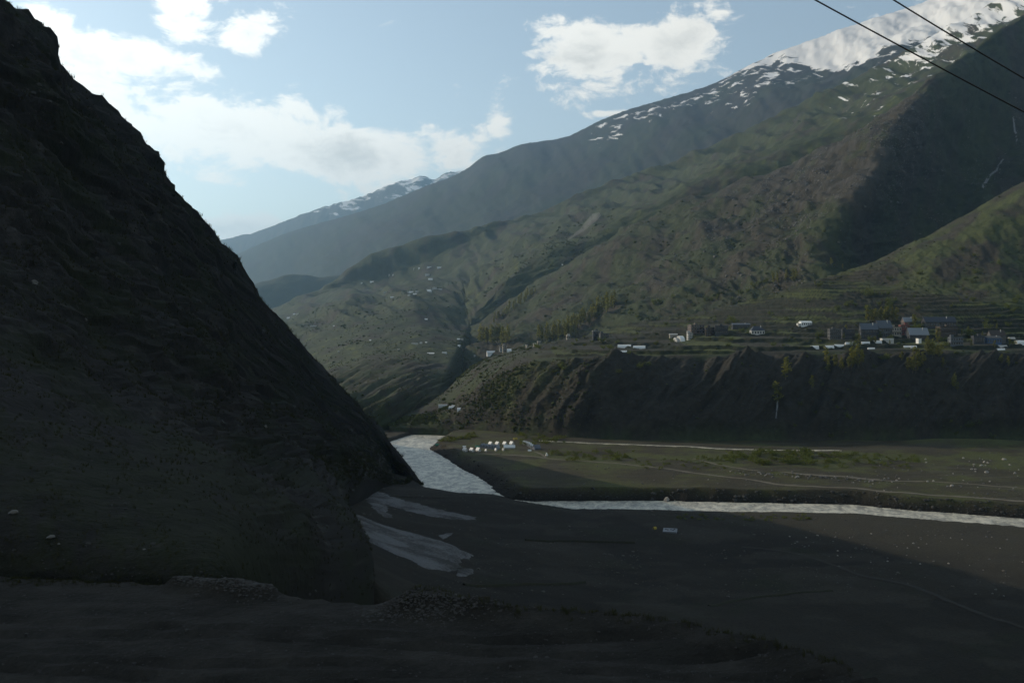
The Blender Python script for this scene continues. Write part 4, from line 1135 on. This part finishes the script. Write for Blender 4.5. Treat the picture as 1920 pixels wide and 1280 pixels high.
ridge_tent(897, 838.5, 7, 3.5, 'green tent at the left end of the grey row', None, 0, 'green', 1.5)
ridge_tent(820, 835, 5, 3.5, 'green tent alone at the river bend', None, 0, 'green', 1.3)
# white shrine at the path
p = hit(1025, 854)
root = thing('shrine', 'small white shrine with a square base and rounded top beside the camp path', 'shrine', p, R(20))
MB().box(-.8, .8, -.8, .8, -.3, 1.0).obj('base', M['white'], root)
MB().tube([(0,0,1.003),(0,0,1.4),(0,0,1.9),(0,0,2.3),(0,0,2.5)], [.55,.68,.6,.3,.08], 10).obj('dome', M['white'], root, True)

# shelter on the near plain, yellow tent beside it
p = hit(1256, 998)
root = thing('tarp_shelter', 'low shelter under a pale tarpaulin held down by dark stones, on the shaded plain', 'shelter', p, R(-14))
k = p.y / F; W = 25 * k; Hh = 7.0 * k
MB().prism([(-1.6, -.3), (-2.0, Hh * .45), (2.0, Hh), (5.2, Hh * .62), (4.8, -.3)], -W/2, W/2).obj('tarpaulin', M['pale_roof'], root)
for (x, y) in [(-.15, .0), (.08, .4), (.25, -.2), (-.3, .6), (.33, .9)]:
    zt = Hh * (.45 + .55 * ((y + 2.0) / 4.0))
    MB().tube([(W * x, y, zt - .05), (W * x, y, zt + .15), (W * x, y, zt + .3)], [.5, .45, .15], 7).obj('stone', M['dark'], root)
ridge_tent(1227.5, 992, 5, 5, 'small yellow tent left of the tarpaulin shelter', None, 30, 'yellow', 1.0)

# ------------------------------------------------------------------ rocks
def rock_mesh(rng, sub=1):
    bm_ = bmesh.new(); bmesh.ops.create_icosphere(bm_, subdivisions=sub, radius=1)
    for v in bm_.verts:
        v.co *= rng.uniform(.72, 1.18)
    cut = Vector((rng.gauss(0, 1), rng.gauss(0, 1), rng.gauss(0, 1))).normalized()
    for v in bm_.verts:
        e = v.co.dot(cut)
        if e > .55: v.co -= cut * (e - .55)
    V = [v.co.copy() for v in bm_.verts]; Fc = [[q.index for q in f.verts] for f in bm_.faces]
    bm_.free(); return V, Fc
ROCKS = [rock_mesh(rng, 1) for i in range(8)]
ROCK_ME = []
for i, (V, Fc) in enumerate(rock_mesh(rng, 2) for i in range(8)):
    for mt in ('rock', 'rock2'):
        me = bpy.data.meshes.new('boulder'); me.from_pydata([tuple(v) for v in V], [], Fc); me.materials.append(M[mt]); ROCK_ME.append(me)
def boulder(px, py, wpx, label, group=None, pale=False, tall=.75):
    p = hit(px, py)
    if p is not None and p.y < 150 and px < 800: wpx *= .8
    if p is None: return
    r = wpx / 2 / F * p.y
    o = bpy.data.objects.new('boulder', rng.choice(ROCK_ME[1::2] if pale else ROCK_ME[0::2])); COL.objects.link(o)
    o.location = p + Vector((0, 0, r * .25)); o.rotation_euler = (rng.uniform(-.3, .3), rng.uniform(-.3, .3), rng.random() * 6.28)
    o.scale = (r * rng.uniform(.85, 1.15), r * rng.uniform(.8, 1.2), r * tall)
    return tag(o, label, 'boulder', group)
p = boulder(1250, 939, 12, 'large pale pointed boulder standing at the far water edge', None, True, 1.15)
boulder(1266, 940, 4, 'thin dark upright rock right of the large pale boulder', None, False, 2.2)
boulder(1270, 943, 7, 'flat dark rock awash just right of the large pale boulder', None, False, .35)
for x, y, wp, tl in [(1845,867,5,1.4),(1883,862,9,.6),(1849,886,9,.7),(1903,888,6,.9),(1822,880,5,.7),(1840,873,6,.7),(1785,912,8,.8),(1739,903,5,1.0),(1750,902,5,.9),(1826,871,6,.6),(1806.6,859,4,.9),(1856,903,4,.9),(1702,867,5,.7),(1829,880,4,.8),(1848,873,3.5,1),(1893,872,5,.8),(1829,884,4,.8),(1852,868,4,1),(1787,888,3.5,.9),(1776,912,5,.6),(1910,881,3,.9)]:
    boulder(x, y, wp, 'pale boulder on the stony rise at the right of the far plain', 'pale boulders of the stony rise', True, tl)
for k in range(110):
    t_ = rng.random(); x = lerp(1362, 1690, t_); y = np.interp(x, [1362,1440,1540,1690],[886,889,895,904]) + rng.gauss(0, 3.2)
    boulder(x, y, rng.uniform(2.2, 5.0), 'grey boulder in the long stone bank beside the plain track', 'boulders of the long stone bank', rng.random() < .25, rng.uniform(.6, 1.1))
for k in range(60):
    boulder(rng.uniform(1640, 1920), rng.uniform(858, 925), rng.uniform(1.8, 4.2), 'grey boulder scattered about the right of the far plain', 'boulders scattered on the far plain', rng.random() < .3, rng.uniform(.5, 1))
for k in range(50):
    boulder(rng.uniform(1080, 1400), rng.uniform(866, 912), rng.uniform(1.8, 4.5), 'dark rock on the bare ground between river and plain track', 'dark rocks between river and track', rng.random() < .08, rng.uniform(.4, .8))
for k in range(60):
    x = rng.uniform(1480, 1920); boulder(x, rng.uniform(np.interp(x, [1480, 1920], [985, 1005]), np.interp(x, [1480, 1920], [1020, 1130])), rng.uniform(1.8, 4.6), 'stone lying on the sunlit strip of the near plain', 'stones on the near plain', rng.random() < .4, rng.uniform(.5, .9))
def scatter_rocks(name, pts, sizes, mat, pick=ROCKS, flat=.8):
    V, Fc = [], []
    for p, r in zip(pts, sizes):
        rv, rf = pick[rng.randrange(len(pick))]
        a = rng.random() * 6.28; c, s_ = math.cos(a), math.sin(a); b = len(V)
        for v in rv: V.append((p[0] + r * (v.x * c - v.y * s_), p[1] + r * (v.x * s_ + v.y * c), p[2] + r * flat * v.z))
        Fc += [[b + i for i in f] for f in rf]
    o = mesh_obj(name, V, Fc, mat); o['kind'] = 'stuff'; return o
TET = []
for i in range(6):
    bm_ = bmesh.new(); bmesh.ops.create_icosphere(bm_, subdivisions=1, radius=1)
    bmesh.ops.dissolve_limit  # keep 20 faces
    TET.append(([v.co * rng.uniform(.6, 1.25) for v in bm_.verts], [[q.index for q in f.verts] for f in bm_.faces])); bm_.free()
nrs = np.random.RandomState(5)
def par(a, n_): return np.minimum(nrs.pareto(a, n_), 3.0)
def sample(weight, n_):
    w_ = weight.reshape(-1).astype(float); w_ /= w_.sum(); n_ = min(n_, int((w_ > 0).sum() * .7))
    return nrs.choice(len(w_), n_, replace=False, p=w_)
def jit(P_, ii):
    nv, nu = P_.shape[:2]; r, c = ii // nu, ii % nu
    r2 = np.clip(r + 1, 0, nv - 1); c2 = np.clip(c + 1, 0, nu - 1)
    a, b = nrs.rand(len(ii), 1), nrs.rand(len(ii), 1)
    return (P_[r, c] * (1 - a) + P_[r2, c] * a) * (1 - b) + (P_[r, c2] * (1 - a) + P_[r2, c2] * a) * b
def inframe(px, py, m_=25): return ((px > -m_) & (px < 1920 + m_) & (py > -m_) & (py < 1280 + m_)).astype(float)
# scree on the rocky spur
P_, n_, s_, rocky_ = l4S
area = s_.d ** -1.0
cl = sstep(-.1, .4, fbm(P_[..., 0] / 60, P_[..., 1] / 90, 4, seed=101))
ii = sample(inframe(s_.px, s_.py) * (.15 + rocky_) * (.05 + cl) * sstep(1000, 1250, s_.px) * (s_.py > 180), 5200)
scatter_rocks('scree_stones', jit(P_, ii), par(2.6, len(ii)) * .8 + .7, M['rock'], TET)
# stones on the bluff and right hill
P_, n_, s_, fz_, bl_, hill_, wall_ = aS
ii = sample(inframe(s_.px, s_.py) * (bl_ * .9 + hill_ * .35) * (.1 + sstep(-.2, .4, fbm(P_[..., 0] / 30, P_[..., 2] / 30, 4, seed=102))), 5200)
scatter_rocks('bluff_stones', jit(P_, ii), par(3.0, len(ii)) * .35 + .30, M['hillrock'], TET)
# gravel on the plains, away from water
Pf, PXf, PYf, nearf, drf, inrf, dchf = fS
ii = sample(inframe(PXf, PYf) * (~inrf) * (PYf < 1120) * (PYf > 825) * (drf > 1) * (.1 + sstep(-.1, .4, fbm(Pf[..., 0] / 30, Pf[..., 1] / 30, 4, seed=103))) * (Pf[..., 2] < 30), 6500)
scatter_rocks('gravel_stones', jit(Pf, ii), par(3.2, len(ii)) * .26 + .14, M['gravel'], TET)
ii = sample(inframe(PXf, PYf) * (drf > -1) * (drf < 9) * (~nearf), 1500)
scatter_rocks('bank_stones', jit(Pf, ii), par(2.6, len(ii)) * .4 + .3, M['hillrock'], TET)
ii = sample(inframe(PXf, PYf) * (drf > -1.5) * (drf < 7) * nearf * (PXf > 1000), 900)
scatter_rocks('shore_stones', jit(Pf, ii), par(2.8, len(ii)) * .35 + .22, M['rock'], TET)
# rubble heap and kerb stones beside the dirt shelf
pts, szs = [], []
for k in range(2600):
    x = rng.gauss(-2.15, .7) if k < 1900 else rng.gauss(-.7, .8); y = rng.gauss(24.35, .38)
    p = ground(x, y, 120, [TERR[0]])
    if p: pts.append(p); szs.append(abs(rng.gauss(0, .022)) + .010)
scatter_rocks('rubble_heap', pts, szs, M['rubble'], TET, .45)
pts, szs = [], []
for k in range(1300):
    t_ = rng.random(); x = lerp(-9.0, -6.2, t_) + rng.gauss(0, .12); y = lerp(26.7, 25.9, t_) + rng.gauss(0, .18)
    p = ground(x, y, 120, [TERR[0], TERR[4]])
    if p: pts.append(p); szs.append(abs(rng.gauss(0, .026)) + .012)
scatter_rocks('roadside_rubble', pts, szs, M['rubble'], TET, .5)
pts, szs = [], []
for k in range(4200):
    y = rng.uniform(16, 27.4); x = rng.uniform(-.52, .34) * y
    p = ground(x, y, 120, [TERR[0]])
    if p and p.z > 103: pts.append(p); szs.append(min(abs(rng.gauss(0, .011)) + .006 + (rng.random() < .03) * .03, .06))
scatter_rocks('road_gravel', pts, szs, M['rubble'], TET)
def tufts(name, pts, hs, mat):
    V, Fc = [], []
    for p, h in zip(pts, hs):
        for k in range(9):
            a = rng.random() * 6.28; b = len(V); w_ = h * .06; l_ = h * rng.uniform(.3, .8)
            bx, by = p[0] + rng.gauss(0, h * .25), p[1] + rng.gauss(0, h * .25)
            c, s_ = math.cos(a), math.sin(a)
            V.extend([(bx - s_ * w_, by + c * w_, p[2] - .02), (bx + s_ * w_, by - c * w_, p[2] - .02), (bx + c * l_, by + s_ * l_, p[2] + h * rng.uniform(.6, 1.1))])
            Fc.append((b, b + 1, b + 2))
    o = mesh_obj(name, V, Fc, mat); o['kind'] = 'stuff'; return o
pts, hs = [], []
for k in range(420):
    t_ = rng.random() ** 1.3; x = np.interp(t_, [0, .45, .7, 1], [-2.5, 2.2, 4.6, 6.9]) + rng.gauss(0, .2); y = np.interp(x, [-4.3, -1.2, 3.4, 5.4, 6.7], [25.2, 24.2, 22.9, 21.3, 19.4]) + rng.gauss(0, .22)
    p = ground(x, y, 120, [TERR[0]])
    if p: pts.append(p); hs.append(rng.uniform(.05, .15))
for k in range(700):
    x = rng.uniform(-14, -6.3); y = 27.4 + rng.gauss(.1, .35)
    p = ground(x, y, 120, [TERR[0], TERR[4]])
    if p: pts.append(p); hs.append(rng.uniform(.04, .12))
M['drygrass'] = leaf_mat('dry_grass', (.040, .042, .020), (.035, .036, .014))
tufts('grass_tufts', pts, hs, M['drygrass'])
P_, n_, s_ = hS
ii = sample(inframe(s_.px, s_.py) * (s_.v < s_.kv[4] - 3) * (s_.v > s_.kv[1]) * (.05 + sstep(.0, .35, fbm(s_.px / 70, s_.py / 50, 4, seed=114))), 9000)
tufts('hill_grass', jit(P_, ii), nrs.uniform(.5, 1.1, len(ii)) * s_.d.reshape(-1)[ii] * .0042, M['drygrass'])
# stones lying on the dark hill
P_, n_, s_ = hS
ii = sample(inframe(s_.px, s_.py) * (s_.v < s_.kv[4] - 6) * (s_.v > s_.kv[1]) * (.05 + sstep(.0, .4, fbm(s_.px / 90, s_.py / 60, 3, seed=104))), 2600)
scatter_rocks('hill_stones', jit(P_, ii), (par(2.8, len(ii)) * .5 + .5) * s_.d.reshape(-1)[ii] / 620, M['hillrock'], TET)
for x, y, wp in [(62,532,26),(25,962,24),(95,1008,20),(160,600,9),(496,800,10),(270,1030,8),(110,1020,7)]:
    boulder(x, y, wp, {62:'broad grey boulder high on the left part of the dark hill',25:'grey boulder at the left edge near the foot of the dark hill',95:'grey boulder on the grassy foot of the dark hill above the dirt shelf'}.get(x, 'small grey rock on the dark hill'), None if x in (62, 25, 95) else 'small rocks on the dark hill', False, .6)

# ------------------------------------------------------------------ shrub cover seen only as texture from here
def scatter_shrubs(name, pts, sizes, mat):
    V, Fc = [], []
    for p, r in zip(pts, sizes):
        rv, rf = TET[rng.randrange(len(TET))]
        b = len(V)
        for v in rv: V.append((p[0] + r * v.x, p[1] + r * v.y, p[2] + r * .75 * v.z + r * .3))
        Fc += [[b + i for i in f] for f in rf]
    o = mesh_obj(name, V, Fc, mat); o['kind'] = 'stuff'; return o
P_, n_, s_, bl3 = l3S
cl = sstep(-.05, .45, fbm(P_[..., 0] / 70, P_[..., 1] / 130, 4, seed=105))
ii = sample(inframe(s_.px, s_.py) * (.06 + cl) * (s_.d < 3700) * (s_.px < 1150), 6500)
scatter_shrubs('far_shrubs', jit(P_, ii), (par(3, len(ii)) * .8 + 1.0) * np.clip(s_.d.reshape(-1)[ii] / 1900, .8, 1.7), M['shrub'])
P_, n_, s_, rocky_ = l4S
ii = sample(inframe(s_.px, s_.py) * (.06 + sstep(-.1, .4, fbm(P_[..., 0] / 60, P_[..., 1] / 90, 4, seed=106))) * (s_.py > 380) * (s_.px < 1560) , 3500)
scatter_shrubs('spur_shrubs', jit(P_, ii), par(3, len(ii)) * 1.0 + .9, M['shrub'])
P_, n_, s_, fz_, bl_, hill_, wall_ = aS
ii = sample(inframe(s_.px, s_.py) * (wall_ * .5 + hill_ * .7 + bl_ * sstep(1150, 950, s_.px) * 1.2 + .9 * sstep(1010, 940, s_.px) * sstep(800, 900, s_.px) + .04) * (.1 + sstep(-.2, .4, fbm(P_[..., 0] / 40, P_[..., 1] / 40, 4, seed=107))), 7000)
scatter_shrubs('terrace_shrubs', jit(P_, ii), par(3, len(ii)) * .6 + .5, M['shrub'])

# ------------------------------------------------------------------ tracks, field banks, trickles
def drape(name, pts, width, mat, lift=.12, step=3.0, only=None, kind='structure', hump=0.0):
    g3 = [hit(x, y, only) for x, y in pts]
    g3 = [g for g in g3 if g is not None]
    if len(g3) < 2: return
    pl = np.array([[g.x, g.y] for g in g3])
    L_ = np.concatenate([[0], np.cumsum(np.hypot(*np.diff(pl, axis=0).T))])
    n_ = max(4, int(L_[-1] / step)); t_ = np.linspace(0, L_[-1], n_)
    cx_ = pchip(L_, pl[:, 0], t_); cy_ = pchip(L_, pl[:, 1], t_)
    tx = np.gradient(cx_); ty = np.gradient(cy_); ln = np.hypot(tx, ty) + 1e-9
    nx, ny = -ty / ln, tx / ln
    V, Fc = [], []
    prof = [(-.5, 0), (-.2, hump), (.2, hump), (.5, 0)]
    for i in range(n_):
        wv_ = width * (1 + .25 * math.sin(i * 1.7) * math.sin(i * .37))
        for (o_, hh) in prof:
            x, y = cx_[i] + nx[i] * o_ * wv_, cy_[i] + ny[i] * o_ * wv_
            g = ground(x, y, 4000, only)
            V.append((x, y, (g.z if g else 0) + lift + hh))
    for i in range(n_ - 1):
        for j in range(3):
            Fc.append((i*4 + j, i*4 + j + 1, i*4 + j + 5, i*4 + j + 4))
    o = mesh_obj(name, V, Fc, mat, smooth=True)
    if kind: o['kind'] = kind
    return o
FL = [TERR[0]]
drape('path', [(892,850.4),(955,852.7),(1010,856.7),(1060,862),(1120,866),(1180,871),(1245,878),(1285,884),(1345,892),(1407,899),(1470,909),(1595,914.5),(1665,922),(1765,929),(1865,935.5),(1925,940)], 4.2, M['track'], .16, 3, FL)
drape('path', [(1003,847),(1012,850),(1024,857.5)], 2.6, M['track'], .16, 2, FL)
drape('path', [(1300,860),(1345,871),(1400,880),(1500,888),(1590,894),(1640,899),(1750,903),(1830,908),(1925,915)], 3.2, M['track'], .16, 3, FL)
M['track2'] = simple_mat('shaded_track', (.036, .034, .029), .95, .1, var=.25, vscale=.25)  # darker copy of the track colour, with the shade painted in
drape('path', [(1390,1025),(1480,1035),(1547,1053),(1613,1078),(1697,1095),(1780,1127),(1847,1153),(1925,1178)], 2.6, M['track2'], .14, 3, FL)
def bank(pts, w_, hump, label):
    o = drape('field_bank', pts, w_, M['hedge'], -.05, 2.5, FL, None, hump)
    if o: tag(o, label, 'field bank')
bank([(1330,1136),(1400,1122),(1480,1113),(1560,1107)], 2.2, .5, 'dark grassy field bank running right across the shaded plain')
bank([(985,1013),(1090,1015),(1190,1018)], 1.8, .9, 'thin dark field bank across the upper shaded plain')
bank([(870,1097),(980,1096),(1097,1092)], 1.6, .8, 'thin dark field bank behind the rubble heap')
drape('trickle', [(1458,762),(1456,775),(1454,790),(1453,804)], .9, M['stream'], .35, 3, [TERR[1]])
drape('mountain_stream', [(1900,232),(1905.7,252),(1906.7,272)], 4.0, M['stream'], .8, 8, [TERR[2]])
drape('mountain_stream', [(1881.5,299),(1869.7,319),(1851,339),(1843,353)], 4.0, M['stream'], .8, 8, [TERR[2]])
drape('road', [(835,645),(862,649),(900,652),(935,657)], 4.0, M['track'], .8, 8, [TERR[3], TERR[1]])

# ------------------------------------------------------------------ old snow on the fan below the hill
m_snow = bpy.data.materials.new('dirty_snow'); m_snow.use_nodes = True
t = NT(m_snow.node_tree); b = t.n['Principled BSDF']; b.inputs['Roughness'].default_value = .9; b.inputs['Specular IOR Level'].default_value = .15
geo = t.new('ShaderNodeNewGeometry')
n1 = t.noise(geo.outputs['Position'], .055, 5, .6, .5); n2 = t.noise(geo.outputs['Position'], .9, 5, .7)
gr = t.ramp(t.math('ADD', n1, t.math('MULTIPLY', t.math('SUBTRACT', n2, .5), .9)), .36, .66)
t.l.new(t.mix(gr, (.125, .125, .125), (.040, .038, .034)), b.inputs['Base Color'])
bp = t.new('ShaderNodeBump'); bp.inputs['Strength'].default_value = .7; bp.inputs['Distance'].default_value = .3
t.l.new(n2, bp.inputs['Height']); t.l.new(bp.outputs[0], b.inputs['Normal'])
def snow_patch(poly, thick, label):
    g3 = [hit(x, y, [TERR[0]]) for x, y in poly]
    pl = np.array([[g.x, g.y] for g in g3 if g is not None])
    x0, y0 = pl.min(0) - 2; x1, y1 = pl.max(0) + 2
    st = max((x1 - x0), (y1 - y0)) / 70
    XX, YY = np.meshgrid(np.arange(x0, x1, st), np.arange(y0, y1, st))
    XX = XX + fbm(XX / st / 3, YY / st / 3, 2, seed=110) * st * .5
    ins = in_poly(XX, YY, pl); dd = dist_poly(XX, YY, pl)
    sdist = np.where(ins, dd, -dd) + fbm(XX / 5, YY / 9, 4, .6, seed=112) * st * 2.2
    ZZ = np.zeros(XX.shape); gz = np.array([[(lambda g: g.z if g else -5.0)(ground(x, y, 150, [TERR[0]])) for x, y in zip(r1, r2)] for r1, r2 in zip(XX, YY)])
    ZZ = gz + thick * sstep(-.6 * st, 2.2 * st, sdist) - .25 + fbm(XX / 2.5, YY / 2.5, 3, seed=111) * thick * .12
    o = masked_grid('snow_patch', np.stack([XX, YY, ZZ], -1), sdist > -1.2 * st, m_snow)
    del o['kind']; tag(o, label, 'snow patch')
snow_patch([(682,915),(700,917),(730,928),(760,937),(800,948),(835,957),(890,969),(896,974),(850,974),(800,966),(755,956),(722,944),(738,968),(735,975),(715,969),(700,952),(681,936)], .9, 'upper forked tongue of old snow at the foot of the dark hill')
snow_patch([(650,965),(668,962),(690,974),(730,989),(790,1004),(850,1021),(890,1042),(888,1050),(868,1046),(862,1056),(868,1066),(840,1071),(790,1064),(770,1050),(735,1036),(700,1020),(662,996)], 1.0, 'lower broad tongue of dirty old snow below the dark hill')
snow_patch([(855,1070),(868,1065),(888,1067),(889,1075),(875,1080),(856,1080)], .7, 'small oval remnant of snow at the tip of the lower tongue')
snow_patch([(820,1003),(838,999),(852,999),(840,1007),(831,1012)], .5, 'small pointed scrap of snow between the two tongues')
snow_patch([(1052,1164),(1085,1162),(1125,1161),(1162,1164),(1135,1172),(1095,1174),(1060,1170)], .06, 'bright scrap of snow on the edge of the dirt shelf')

# ------------------------------------------------------------------ smoke from a fire on the far slope
p0 = hit(1063, 453)
if p0 is not None:
    k = p0.y / F
    path = [(0,0,0),(4,0,5),(10,0,9),(18,0,15),(28,0,22),(40,0,34),(52,0,46),(62,0,52)]
    rad = [.8, 2.0, 2.6, 3.4, 4.5, 6.5, 8.0, 4.0]
    pts = [(p0.x + x * k, p0.y + y, p0.z + z * k) for x, y, z in path]
    ms = bpy.data.materials.new('smoke'); ms.use_nodes = True
    t = NT(ms.node_tree); t.n.clear()
    pv = t.new('ShaderNodeVolumePrincipled'); pv.inputs['Color'].default_value = (.9, .92, .95, 1)
    pv.inputs['Density'].default_value = .012
    mo = t.new('ShaderNodeOutputMaterial'); t.l.new(pv.outputs[0], mo.inputs['Volume'])
    so = MB().tube(pts, [r * k for r in rad], 12).obj('smoke', ms, None, True)
    tag(so, 'thin pale smoke drifting up from the far green slope', 'smoke')

# ------------------------------------------------------------------ overhead cables
def cable(a, b, label, d0, d1):
    p0 = Vector(world_of(*a, d0)); p1 = Vector(world_of(*b, d1))
    pts = []
    for i in range(60):
        t_ = -3.0 + 7.0 * i / 59
        q = p0.lerp(p1, t_) if False else p0 + (p1 - p0) * t_
        q.z += .055 * ((t_ - .5) ** 2 - .25)
        pts.append(q)
    o = MB().tube(pts, [.0165] * 60, 6).obj('overhead_cable', M['cable'], None, True)
    tag(o, label, 'cable', 'overhead cables')
cable((1528, 0), (1920, 210), 'lower left of the two black cables crossing the snowy slope', 21, 22)
cable((1675, 0), (1920, 147), 'upper right of the two black cables, crossing the corner', 21, 22)

# the tree patterns themselves were only copied: take them out of the scene
for v in PROTO.values():
    for o in v:
        for c in list(o.children): bpy.data.objects.remove(c)
        bpy.data.objects.remove(o)

# ------------------------------------------------------------------ haze
hz_m = bpy.data.materials.new('haze_air'); hz_m.use_nodes = True
t = NT(hz_m.node_tree); t.n.clear()
pv = t.new('ShaderNodeVolumePrincipled')
pv.inputs['Color'].default_value = (.40, .69, 1.0, 1)
pv.inputs['Density'].default_value = 5.2e-5
pv.inputs['Anisotropy'].default_value = .60
mo = t.new('ShaderNodeOutputMaterial'); t.l.new(pv.outputs[0], mo.inputs['Volume'])
bm = bmesh.new(); bmesh.ops.create_cube(bm, size=1.0)
bmesh.ops.scale(bm, vec=(42000, 37000, 2900), verts=bm.verts)
bmesh.ops.translate(bm, vec=(0, 9500, 1404), verts=bm.verts)
me = bpy.data.meshes.new('haze'); bm.to_mesh(me); bm.free(); me.materials.append(hz_m)
hzo = bpy.data.objects.new('haze', me); COL.objects.link(hzo); hzo['kind'] = 'stuff'
